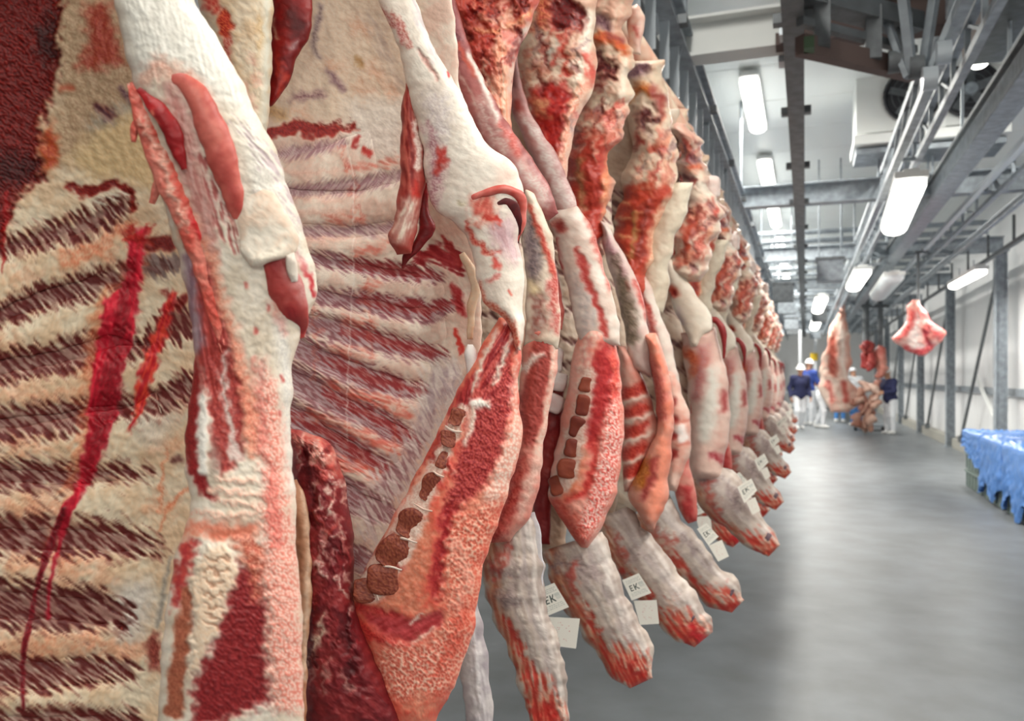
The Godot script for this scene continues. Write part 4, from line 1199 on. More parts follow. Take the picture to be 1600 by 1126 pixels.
	# neck: dark lean hanging in front of the lowest ribs
	var nk := field("8c2f30", "6d1d22", 0.004)
	ln(nk, "d88a7a c8584c", [462, 690, 16, 490, 700, 18, 515, 715, 12, 530, 740, 6], {"soft": 10, "jit": 14, "tex": 2, "h": 2, "hv": 3})
	for q in [[490, 700, 510, 712], [500, 735, 520, 745], [520, 760, 540, 752], [505, 780, 498, 800], [522, 838, 545, 834], [498, 880, 512, 900], [528, 895, 532, 930], [545, 930, 550, 960]]:
		ln(nk, "e6cfc2 d29a8a", [q[0], q[1], 2, q[2], q[3], 3], {"soft": 3, "jit": 10, "h": 1.5})
	ln(nk, "c9a08c e2cbb4", [505, 960, 3, 500, 990, 6, 488, 1010, 6, 476, 1040, 4], {"soft": 4, "jit": 8, "h": 2})
	ln(nk, "4a0e14 64181c", [480, 700, 6, 482, 760, 6, 490, 820, 5], {"soft": 6, "jit": 8, "h": -4})
	ln(nk, "4d1016", [540, 960, 6, 545, 1010, 10, 550, 1070, 14], {"soft": 8, "jit": 8, "h": -4})
	ln(nk, "5a1419", [516, 850, 10, 530, 870, 12], {"soft": 6, "jit": 8, "h": -1})
	clutter(nk, 462, 680, 548, 830, 40, 9.0, 51, ["e0b8a8 cf9080", "c8544a b8443c", "6d1a1e 581418", "e6cfc0 d9b4a4", "a8383a 922c30"])
	clutter(nk, 475, 830, 560, 1080, 30, 14.0, 52, ["a03438 8a282c", "5d1418 4a1014", "b84a48 a03a3a", "dcb4a6 c48a7c"])
	sheet(t, "neck", [446, 668, 452, 740, 462, 860, 470, 980, 474, 1160], [470, 672, 512, 690, 535, 740, 547, 800, 553, 870, 556, 940, 604, 1060, 650, 1160], nk, base.merged({"bulge": 0.05, "k": 2.4, "off": 0.06, "step": 2.2, "taper": 0.1}))
	var nb := field("c79070", "a86a4c", 0.0015)
	ln(nb, "e0bfa4", [472, 770, 3, 482, 850, 4, 480, 950, 4, 474, 1060, 4], {"soft": 4, "jit": 4})
	ln(nb, "7d4c32", [464, 810, 5, 470, 870, 6], {"soft": 8, "op": 0.7})
	ribbon(t, "neck_fat", [456, 750, 8, 467, 800, 14, 472, 860, 15, 474, 930, 13, 472, 1000, 10, 470, 1160, 10], nb, base.merged({"bulge": 0.02, "rel": 0.8, "off": 0.105, "step": 2.2, "taper": 0.1}))
	var lf := field("b9b0ae", "9d9296", 0.0015)
	ln(lf, "d3cccb c2b8ba", [730, 940, 6, 742, 1010, 6, 748, 1062, 6, 756, 1150, 6], {"soft": 5, "jit": 5, "tex": 3, "ang": 80, "rag": 6, "h": 2})
	ln(lf, "b8443a d98a74", [752, 1150, 8, 758, 1220, 14], {"soft": 10, "jit": 10})
	ribbon(t, "foreleg", [690, 860, 34, 718, 950, 30, 733, 1010, 27, 742, 1062, 23, 752, 1150, 21, 758, 1225, 16], lf, base.merged({"bulge": 0.05, "rel": 0.7, "off": -0.02, "step": 2.4, "taper": 0.05}))
	_shank(t, on_plane(520, -60, deg_to_rad(25.0), 1.22), 0.1)

# ---------------------------------------------------------------- the next sides in the row
func wall_field(pts: Array) -> Field:       # inside of the chest: pale with dark strips between the ribs
	var f := field("cdbfae", "b79f8b", 0.003)
	for i in range(0, pts.size(), 4):
		ln(f, "6d4a47 a58a80", [pts[i], pts[i + 1], 5, pts[i + 2], pts[i + 3], 4], {"soft": 4, "jit": 6, "tex": 3, "ang": 40, "rag": 6, "h": -4})
	# further ribs above and below, up to the loin, and red lean along the spine
	for i in 9:
		var y: float = pts[1] - 170.0 + 21.0 * i if i < 7 else pts[pts.size() - 1] + 34.0 * (i - 6)
		ln(f, "74504c ab8f86", [pts[0] - 60.0, y + 10.0, 5, (pts[0] + pts[2]) / 2.0, y - 3.0, 5, pts[2] + 10.0, y + 6.0, 3], {"soft": 4, "jit": 6, "tex": 3, "ang": 40, "rag": 7, "h": -4})
	ln(f, "9a3a32 b8604f", [pts[0] - 130.0, pts[1] - 420.0, 16, pts[0] - 110.0, pts[1] - 200.0, 18, pts[0] - 80.0, pts[1] + 60.0, 14, pts[0] - 50.0, pts[1] + 320.0, 12], {"soft": 10, "jit": 14, "tex": 2})
	return f

func leg_field(c: Array, tip: String, bruise: Array) -> Field:     # c: centre line x, y, w of the foreleg, shoulder first
	var f := field("bfb0a4", "9c8c84", 0.0012)
	f.lump = 0.004
	var n := c.size() / 3
	var dir := rad_to_deg(atan2(c[c.size() - 2] - c[1], c[c.size() - 3] - c[0]))
	# tendons and muscles run down the leg
	var lanes := [[-0.78, "a8523a c4805e", 0.2, -1.0], [-0.52, "96604c b98a74", 0.16, -2.0], [-0.3, "cdbfb0 b09a8c", 0.14, 1.5], [-0.08, "94807a b5a29a", 0.12, -1.5], [0.14, "d8cdc2 c4b2a6", 0.16, 2.5], [0.4, "9a8a88 bcaea8", 0.12, -1.5], [0.64, "d3c9c2 c0b4b0", 0.16, 1.5]]
	for la in lanes:
		var p := []
		for i in n:
			var j: int = mini(i + 1, n - 1)
			var k: int = maxi(i - 1, 0)
			var t := Vector2(c[3 * j] - c[3 * k], c[3 * j + 1] - c[3 * k + 1]).normalized()
			var side := Vector2(t.y, -t.x) * float(c[3 * i + 2]) * float(la[0])
			p.append_array([c[3 * i] + side.x, c[3 * i + 1] + side.y, c[3 * i + 2] * float(la[2]) * (0.5 + 0.5 * sin(i * 2.1 + la[0] * 9.0) * 0.5 + 0.3)])
		ln(f, la[1], p, {"soft": 5, "jit": 5, "tex": 3, "ang": dir, "rag": 8, "h": la[3], "op": 0.85, "fs": 0.8})
	for i in range(0, bruise.size(), 3):
		ln(f, "6d5a5e 8d7a78", [bruise[i], bruise[i + 1], bruise[i + 2] * 0.6, bruise[i] + bruise[i + 2], bruise[i + 1] + bruise[i + 2] * 0.5, bruise[i + 2] * 0.4], {"soft": 8, "jit": 12, "op": 0.75})
	var a := c.size() - 9
	ln(f, "bf5244 d99a80", [c[a] - 4, c[a + 1] + 6, c[a + 2] * 0.25, c[a + 3], c[a + 4] + 2, c[a + 5] * 0.6, c[a + 6], c[a + 7], c[a + 8] * 0.9], {"soft": 8, "jit": 12, "tex": 3, "ang": dir, "rag": 12, "h": -2})
	ln(f, tip, [c[a + 3] - 4, c[a + 4] + 8, c[a + 5] * 0.28, c[a + 6] - 3, c[a + 7] + 1, c[a + 8] * 0.7], {"soft": 5, "jit": 12, "op": 0.9, "h": -2})
	ln(f, "e0cdbd cf9a88", [c[a + 3] + c[a + 5] * 0.55, c[a + 4] - c[a + 5] * 0.4, 3, c[a + 6] + c[a + 8] * 0.6, c[a + 7] - c[a + 8] * 0.4, 4], {"soft": 3, "jit": 4, "h": 3})
	var run := []
	for i in range(maxi(1, n - 5), n):
		run.append_array([c[3 * i] - c[3 * i + 2] * 0.45, c[3 * i + 1] + c[3 * i + 2] * 0.4, c[3 * i + 2] * (0.06 + 0.07 * (i - n + 5))])
	ln(f, "b8352c cf5a44", run, {"soft": 4, "jit": 9, "tex": 3, "ang": dir, "rag": 9, "op": 0.85, "h": -1.5})
	ln(f, "a8382f", [c[3] - c[5] * 0.3, c[4], c[5] * 0.12, c[6] - c[8] * 0.5, c[7], c[8] * 0.12], {"soft": 5, "jit": 14, "op": 0.75})
	return f

func hind_field() -> Field:
	var f := field("c46252", "b04a3e", 0.006)
	f.lump = 0.02
	return f

func foreleg(t: Node3D, c: Array, base: Dictionary, off: float, bruise: Array, tip := "b82a24") -> void:
	var lf := leg_field(c, tip, bruise)
	ribbon(t, "foreleg", c, lf, base.merged({"bulge": 0.09, "rel": 0.62, "k": 2.2, "back": 1.2, "off": off, "step": 2.2, "taper": 0.035, "wob": 2.5}))
	var lg := snap
	var a := c.size() - 3
	var nub := field("5d4a54", "7d6a70", 0.0004)
	blob(t, "tendon_end", c[a - 3] - 1, c[a - 2] - 14, 6, 7, 30.0, nub, base.merged({"bulge": 0.012, "on": lg, "lift": -0.006, "step": 1.6}))

func paper_tag(t: Node3D, q: Array, base: Dictionary, off: float, printed: bool) -> void:      # q: four corners clockwise from the top left
	var st := SurfaceTool.new()
	st.begin(Mesh.PRIMITIVE_TRIANGLES)
	var phi := deg_to_rad(base.phi)
	var fr := []
	var bk := []
	for i in 4:
		fr.append(on_plane(q[2 * i], q[2 * i + 1], phi, base.d - off))
		bk.append(on_plane(q[2 * i], q[2 * i + 1], phi, base.d - off + 0.0012))
	var uv := [Vector2(0, 0), Vector2(1, 0), Vector2(1, 1), Vector2(0, 1)]
	var quad := func(v: Array, n: Vector3, uvs: Array) -> void:
		for j in [0, 1, 2, 0, 2, 3]:
			st.set_normal(n)
			st.set_uv(uvs[j])
			st.add_vertex(v[j])
	var nn := Vector3(sin(phi), 0, cos(phi))
	quad.call(fr, nn, uv)
	quad.call([bk[1], bk[0], bk[3], bk[2]], -nn, [Vector2(0.02, 0.02), Vector2(0.02, 0.02), Vector2(0.02, 0.02), Vector2(0.02, 0.02)])
	for i in 4:
		var k := (i + 1) % 4
		quad.call([bk[i], bk[k], fr[k], fr[i]], (fr[i] - fr[(i + 2) % 4]).normalized(), [Vector2(0.02, 0.02), Vector2(0.02, 0.02), Vector2(0.02, 0.02), Vector2(0.02, 0.02)])
	var o := put("paper_tag", st.commit(), M.tag_print if printed else M.tag_plain, t)
	o.set_meta("label", "white paper tag with printed code" if printed else "white paper tag with faint red specks")

func make_tag_print() -> void:
	var im := Image.create(96, 96, false, Image.FORMAT_RGB8)
	im.fill(Color("e9e6dc"))
	var k := Color("2c3a34")
	# the letters of the stamp: a rounded E and a K side by side
	for r in [[16, 34, 4, 26], [16, 34, 14, 4], [16, 45, 12, 4], [16, 56, 14, 4], [36, 34, 5, 26]]:
		im.fill_rect(Rect2i(r[0], r[1], r[2], r[3]), k)
	for i in 13:
		im.fill_rect(Rect2i(41 + i, 46 - i, 4, 3), k)
		im.fill_rect(Rect2i(41 + i, 46 + i, 4, 3), k)
	rng.seed = 4
	for y in [12, 18, 24, 68, 74, 80]:
		var x := 12
		while x < 80:
			var w := rng.randi_range(2, 7)
			im.fill_rect(Rect2i(x, y, w, 2), Color("9aa39c"))
			x += w + rng.randi_range(2, 4)
	for i in 14:
		im.fill_rect(Rect2i(62 + 2 * i, 34, 1, 22) if i % 3 else Rect2i(62 + 2 * i, 34, 1, 10), Color("a8b0aa"))
	var m := mat("ffffff", 0.7)
	m.albedo_texture = ImageTexture.create_from_image(im)
	M.tag_print = m
	var p := Image.create(64, 64, false, Image.FORMAT_RGB8)
	p.fill(Color("e6e2d8"))
	for i in 26:
		p.fill_rect(Rect2i(rng.randi_range(14, 50), rng.randi_range(10, 50), rng.randi_range(1, 2), rng.randi_range(1, 2)), Color("c98a84"))
	var m2 := mat("ffffff", 0.7)
	m2.albedo_texture = ImageTexture.create_from_image(p)
	M.tag_plain = m2

func build_side_c() -> void:
	var t := thing("beef_side", "third beef side, thin rose flank strip and dark lean brisket squeezed beside the white flap", "beef carcass", Vector3(-0.42, 0, -1.35), "beef sides on the row rail")
	var b := {"phi": 17.0, "d": 1.45, "step": 2.2}
	var w := wall_field([690, 420, 800, 440, 700, 480, 810, 500, 700, 540, 820, 560, 720, 600, 830, 620])
	sheet(t, "rib_panel", [560, -80, 600, 200, 650, 500, 690, 800, 700, 900], [760, -80, 790, 200, 822, 420, 838, 640, 800, 900], w, b.merged({"bulge": 0.03, "k": 4.0, "back": 2.0, "off": -0.07, "step": 4.0}))
	var h := hind_field()
	for q in [[735, 20, 18], [760, 48, 16], [790, 25, 18], [728, 60, 12], [755, 95, 14], [800, 60, 10], [745, 120, 12]]:
		ln(h, "8c1c18 a8352a", [q[0], q[1], q[2] * 0.7, q[0] + 12, q[1] + 8, q[2] * 0.4], {"soft": 7, "jit": 14, "h": -5})
	ln(h, "e58a62 e8ab84", [742, 46, 2, 775, 48, 4, 815, 36, 4, 830, 15, 3], {"soft": 3, "jit": 6, "h": 3})
	ln(h, "d9a58c c98a74", [752, 30, 5, 790, 28, 8, 800, 15, 4], {"soft": 5, "jit": 9})
	ln(h, "e59a7c e0b298", [785, 70, 10, 790, 110, 14, 788, 160, 12, 792, 205, 6], {"soft": 6, "jit": 7, "tex": 1, "ang": 85, "h": 2})
	ln(h, "d8cfc4", [826, 40, 4, 812, 60, 5, 802, 90, 4, 798, 140, 3], {"soft": 4, "h": 1})
	ln(h, "8a3a30 6d4a3a", [720, 50, 8, 722, 90, 10, 735, 130, 8], {"soft": 8, "jit": 8})
	ln(h, "c9b9a8 d6a68c", [760, 95, 5, 758, 110, 5, 770, 150, 6], {"soft": 5, "jit": 10})
	clutter(h, 690, -20, 830, 140, 50, 12.0, 36, ["7d1c18 a8322a", "8c2620 b54434", "c8604a d9886a", "d9a58c c98a74", "5d1816 7d2420"])
	sheet(t, "hind_quarter", [668, -90, 684, -20, 705, 60, 728, 130, 752, 180, 776, 210], [880, -90, 850, -20, 828, 40, 812, 75, 802, 120, 800, 170, 798, 218], h, b.merged({"bulge": 0.06, "k": 3.0, "off": -0.02}))
	var s := field("a3605c", "8a4a49", 0.001)
	ln(s, "5d2c34 7a4a52", [682, -40, 10, 700, 40, 12, 716, 82, 8], {"soft": 7, "jit": 6})
	ln(s, "ded6cc d2c2b8", [733, 85, 4, 745, 110, 5, 760, 145, 5, 775, 180, 4, 782, 200, 3], {"soft": 3, "jit": 4, "h": 2})
	ln(s, "d6c8bc b9938d", [752, 165, 10, 765, 195, 10, 780, 225, 12, 790, 235, 10], {"soft": 9, "jit": 10, "op": 0.85})
	ln(s, "bf5544", [716, 70, 3, 730, 95, 3, 742, 120, 2], {"soft": 3})
	ln(s, "c9b2a4", [690, 60, 1.5, 720, 120, 1.5, 745, 170, 1.5], {"soft": 2, "op": 0.8})
	ln(s, "b5473f c47066", [784, 195, 4, 805, 230, 6, 830, 275, 5], {"soft": 4, "jit": 5})
	ln(s, "d9ccc4 c9a5a0", [815, 255, 10, 835, 290, 12, 850, 312, 10], {"soft": 8, "jit": 6})
	ribbon(t, "flank_strip", [668, -80, 14, 690, 0, 20, 706, 60, 22, 726, 115, 24, 748, 165, 26, 778, 220, 28, 808, 262, 28, 838, 302, 24, 866, 338, 10], s, b.merged({"bulge": 0.02, "rel": 0.7, "off": 0.05}))
	var k := field("dccdbb", "cbb6a2", 0.0015)
	ln(k, "6f6468 8f7f80", [826, 345, 6, 830, 375, 11, 834, 410, 12, 830, 440, 6], {"soft": 6, "jit": 6, "h": -3})
	ln(k, "b0392f c4604e", [824, 322, 3, 838, 350, 4, 852, 385, 5, 864, 420, 6, 868, 450, 5], {"soft": 3, "jit": 5, "h": 1})
	ln(k, "b4433c c98078", [860, 440, 8, 866, 480, 6, 868, 520, 5], {"soft": 5, "jit": 8})
	ln(k, "a58a80 8a5048", [838, 470, 8, 845, 500, 10, 838, 520, 8], {"soft": 7, "jit": 10, "tex": 2, "h": -2})
	ln(k, "d8c49a", [824, 440, 5, 836, 455, 6], {"soft": 6})
	sheet(t, "flank", [818, 292, 818, 340, 818, 400, 822, 470, 818, 540], [834, 300, 850, 332, 862, 372, 872, 430, 874, 490, 872, 545], k, b.merged({"bulge": 0.02, "off": 0.06}))
	var r := field("d99484", "cf7a6c", 0.002)
	pg(r, "8f3a33 a5463e", [836, 520, 862, 515, 864, 560, 858, 610, 846, 660, 832, 700, 816, 702, 812, 650, 814, 610, 826, 580], {"soft": 4, "jit": 6, "tex": 2, "fs": 2.0, "h": -2, "hv": 1.5})
	ln(r, "e5d8cc c9a298", [818, 575, 6, 832, 562, 8, 846, 552, 5], {"soft": 3, "jit": 6, "h": 3})
	ln(r, "e5c9b8 dba694", [868, 520, 4, 862, 600, 4, 850, 670, 5, 838, 710, 6], {"soft": 3, "jit": 4, "h": 1})
	ln(r, "9f2f2c b54a40", [815, 720, 8, 800, 780, 12, 775, 830, 12, 760, 870, 10], {"soft": 8, "jit": 10})
	ln(r, "d8b0a2 e0c4b4", [842, 715, 6, 830, 760, 10, 815, 800, 6], {"soft": 8, "jit": 8, "op": 0.8})
	sheet(t, "brisket", [820, 500, 815, 560, 808, 640, 806, 700, 790, 760, 772, 795, 762, 825, 764, 848], [874, 505, 870, 570, 860, 630, 850, 690, 846, 735, 840, 770, 826, 810, 796, 846], r, b.merged({"bulge": 0.035, "off": 0.045}))
	var leg := [805, 800, 30, 800, 850, 46, 802, 900, 48, 812, 950, 44, 828, 1000, 41, 846, 1055, 38, 858, 1105, 34, 866, 1150, 24]
	foreleg(t, leg, b, 0.01, [775, 890, 14, 790, 930, 16, 800, 905, 10])
	var sk := field("d6d2cf", "c4bfc4", 0.0008)
	ribbon(t, "sinew", [832, 800, 4, 838, 835, 8, 841, 880, 8, 844, 930, 6, 850, 980, 4], sk, b.merged({"bulge": 0.01, "rel": 0.25, "on": snap, "lift": -0.004}))
	_shank(t, on_plane(770, -70, deg_to_rad(17.0), 1.52), 0.09)

func build_side_d() -> void:
	var t := thing("beef_side", "fourth beef side, red grainy brisket with a row of breastbone blocks above a tagged foreleg", "beef carcass", Vector3(-0.4, 0, -1.72), "beef sides on the row rail")
	var b := {"phi": 13.0, "d": 1.8, "step": 2.2}
	var w := wall_field([760, 470, 900, 490, 760, 520, 905, 535, 770, 560, 900, 575, 780, 610, 880, 640])
	sheet(t, "rib_panel", [680, -60, 720, 200, 770, 500, 800, 800, 820, 880], [830, -60, 870, 200, 905, 420, 905, 560, 880, 880], w, b.merged({"bulge": 0.03, "k": 4.0, "back": 2.0, "off": -0.07, "step": 4.0}))
	var h := field("d3bfa8", "c79c86", 0.005)
	h.lump = 0.013
	ln(h, "7a1614 54181a", [880, 14, 24, 895, 32, 22, 872, 34, 14], {"soft": 8, "jit": 14, "h": -12})
	ln(h, "b5473a d9825c", [850, 5, 14, 845, 40, 10, 830, 45, 8], {"soft": 7, "jit": 9})
	ln(h, "e3d5c4", [922, 20, 6, 918, 60, 8, 905, 110, 9, 900, 125, 5], {"soft": 5, "h": 3})
	ln(h, "b4b4aa bfa99a", [855, 70, 12, 862, 85, 12], {"soft": 9, "jit": 8})
	ln(h, "a82a20 c0402f", [878, 65, 6, 884, 100, 5, 880, 118, 8], {"soft": 5, "jit": 10, "h": -3})
	pg(h, "b02a22 8f1a1a", [838, 135, 862, 128, 885, 140, 890, 160, 882, 200, 868, 270, 876, 330, 862, 300, 850, 240, 832, 190, 826, 160], {"soft": 7, "jit": 9, "h": -4, "tex": 2})
	ln(h, "c98a64 b56a50", [842, 165, 12, 850, 178, 8], {"soft": 6, "jit": 10, "h": 3})
	ln(h, "e3947c dcae98", [912, 135, 8, 898, 170, 7, 886, 210, 6, 880, 260, 5, 880, 320, 5], {"soft": 5, "jit": 6, "h": 3})
	ln(h, "c44a3c", [918, 90, 8, 925, 120, 8], {"soft": 7, "jit": 12})
	for q in [[842, 108], [850, 120], [892, 108], [860, 52]]:
		ln(h, "b2604a 8d4a38", [q[0], q[1], 4, q[0] + 6, q[1] + 5, 3], {"soft": 4, "jit": 9})
	clutter(h, 815, 40, 925, 135, 30, 11.0, 34, HIND)
	clutter(h, 895, 130, 925, 230, 14, 9.0, 35, HIND)
	sheet(t, "hind_quarter", [815, -80, 812, 0, 808, 60, 806, 110, 812, 160, 826, 210, 845, 260, 862, 310, 880, 345], [950, -80, 934, 0, 928, 60, 934, 100, 928, 135, 908, 175, 892, 230, 886, 290, 896, 345], h, b.merged({"bulge": 0.085, "k": 2.6, "off": -0.04}))
	var s := field("b58a86", "9a6a66", 0.0012)
	ln(s, "6d4a48", [803, 100, 5, 806, 130, 7], {"soft": 5})
	ln(s, "8c3a34", [808, 160, 5, 822, 200, 5, 845, 245, 4, 862, 290, 4], {"soft": 4, "jit": 4})
	ln(s, "ddd2cb c4a8a4", [818, 185, 6, 838, 215, 9, 860, 260, 11, 878, 300, 10, 888, 322, 10], {"soft": 6, "jit": 6})
	ribbon(t, "flank_strip", [803, 60, 4, 804, 110, 8, 808, 150, 12, 822, 190, 15, 848, 240, 17, 868, 282, 18, 884, 320, 16, 892, 340, 8], s, b.merged({"bulge": 0.02, "rel": 0.7, "off": 0.05}))
	var k := field("dccfc4", "cdb5a8", 0.0015)
	ln(k, "b5433a a02a28", [902, 388, 3, 912, 415, 6, 922, 450, 5, 938, 490, 5, 948, 525, 4], {"soft": 3, "jit": 5, "h": -2})
	ln(k, "c4645a d89a8c", [862, 350, 5, 872, 345, 5, 880, 358, 5], {"soft": 4, "jit": 4, "h": -2})
	ln(k, "8a2f2c", [874, 352, 5, 876, 358, 4], {"soft": 4, "h": -4})
	ln(k, "b0463e c47a6e", [912, 330, 3, 930, 370, 5, 945, 415, 6, 955, 450, 5], {"soft": 4, "jit": 6})
	ln(k, "a8a2a4 c4b2ae", [902, 430, 5, 912, 480, 8, 918, 520, 8], {"soft": 8, "jit": 12, "tex": 2, "op": 0.7})
	ln(k, "b03a3a", [868, 375, 4, 872, 400, 3, 878, 440, 3], {"soft": 3, "jit": 5})
	sheet(t, "flank", [854, 332, 864, 365, 876, 410, 888, 460, 898, 510, 906, 540], [900, 322, 922, 350, 940, 400, 952, 445, 964, 490, 970, 540], k, b.merged({"bulge": 0.03, "off": 0.055}))
	var st := field("b5524a", "c47066", 0.002)
	ribbon(t, "skirt", [850, 350, 5, 858, 390, 8, 866, 440, 9, 872, 480, 8, 872, 515, 4], st, b.merged({"bulge": 0.02, "rel": 0.8, "off": 0.05}))
	var r := field("e3a292", "d8806f", 0.0025)
	pg(r, "f2d8cc cf4c44", [965, 560, 972, 660, 968, 730, 945, 800, 915, 845, 900, 830, 930, 740, 945, 660, 955, 600], {"soft": 6, "jit": 6, "tex": 2, "fs": 2.4, "h": 1.5, "hv": 2.5})
	pg(r, "b23230 9a2226", [924, 560, 946, 530, 958, 560, 958, 610, 946, 650, 934, 690, 918, 696, 912, 660, 920, 620], {"soft": 5, "jit": 6, "tex": 2, "fs": 2.0, "h": -3})
	ln(r, "b52f2c c4433a", [926, 690, 6, 928, 725, 5, 920, 750, 6, 908, 775, 7, 885, 780, 4], {"soft": 4, "jit": 6, "h": -3})
	ln(r, "c8322e d85a48", [958, 535, 3, 962, 580, 4, 960, 620, 3], {"soft": 4, "jit": 6})
	ln(r, "e2866c d8704e", [905, 690, 9, 902, 730, 12, 892, 765, 10, 868, 775, 6], {"soft": 6, "jit": 8, "tex": 2})
	ln(r, "e6c9b8 d3948a", [925, 520, 8, 912, 560, 8, 905, 590, 6, 902, 620, 5], {"soft": 5, "jit": 9, "tex": 2, "h": 1.5})
	ln(r, "c2463c d0604e", [868, 785, 8, 885, 810, 10, 905, 840, 10], {"soft": 8, "jit": 10, "tex": 2, "fs": 2.0})
	ln(r, "dcc6b8 c49a8c", [918, 585, 12, 910, 640, 14, 898, 690, 17, 884, 745, 18, 868, 762, 16], {"soft": 4, "jit": 6})
	sheet(t, "brisket", [908, 505, 898, 540, 892, 580, 886, 620, 876, 660, 868, 700, 860, 745, 858, 775, 872, 805, 890, 832, 908, 856], [952, 505, 964, 545, 972, 600, 974, 660, 971, 715, 964, 765, 952, 800, 938, 828, 918, 856], r, b.merged({"bulge": 0.06, "off": 0.03}))
	var bs := snap
	var bn := field("84402e", "6d3026", 0.001)
	for q in [[917, 601, 9, 12, 10], [911, 633, 10, 17, 12], [901, 667, 12, 17, 20], [895, 700, 14, 15, 10], [889, 732, 17, 16, 5], [873, 757, 14, 16, -20]]:
		blob(t, "breastbone_segment", q[0], q[1], q[2], q[3], q[4], bn, b.merged({"bulge": 0.006, "on": bs, "lift": -0.001, "step": 1.8, "rel": 0.25, "k": 8.0, "wob": 2.0}))
	var rc := field("d6ccc8", "cbb0ac", 0.0008)
	for q in [[866, 562, 13, 20, 5], [872, 596, 14, 15, 12], [866, 630, 15, 15, 25]]:
		blob(t, "rib_end", q[0], q[1], q[2], q[3], q[4], rc, b.merged({"bulge": 0.018, "off": 0.02, "step": 2.0}))
	var dm := field("9a3a36", "7a2224", 0.003)
	ribbon(t, "neck", [866, 610, 16, 860, 670, 18, 852, 730, 16, 848, 790, 14, 846, 850, 12], dm, b.merged({"bulge": 0.03, "rel": 0.8, "off": -0.01}))
	var leg := [895, 845, 48, 908, 885, 54, 926, 925, 49, 948, 965, 44, 970, 1005, 41, 992, 1040, 35, 1004, 1066, 22]
	foreleg(t, leg, b, 0.0, [870, 880, 16, 905, 880, 14, 920, 900, 10])
	paper_tag(t, [840, 921, 866, 910, 889, 948, 853, 963], b, 0.05, true)
	paper_tag(t, [852, 963, 906, 966, 900, 1013, 862, 1008], b, 0.045, false)
	_shank(t, on_plane(880, -60, deg_to_rad(13.0), 1.87), 0.08)

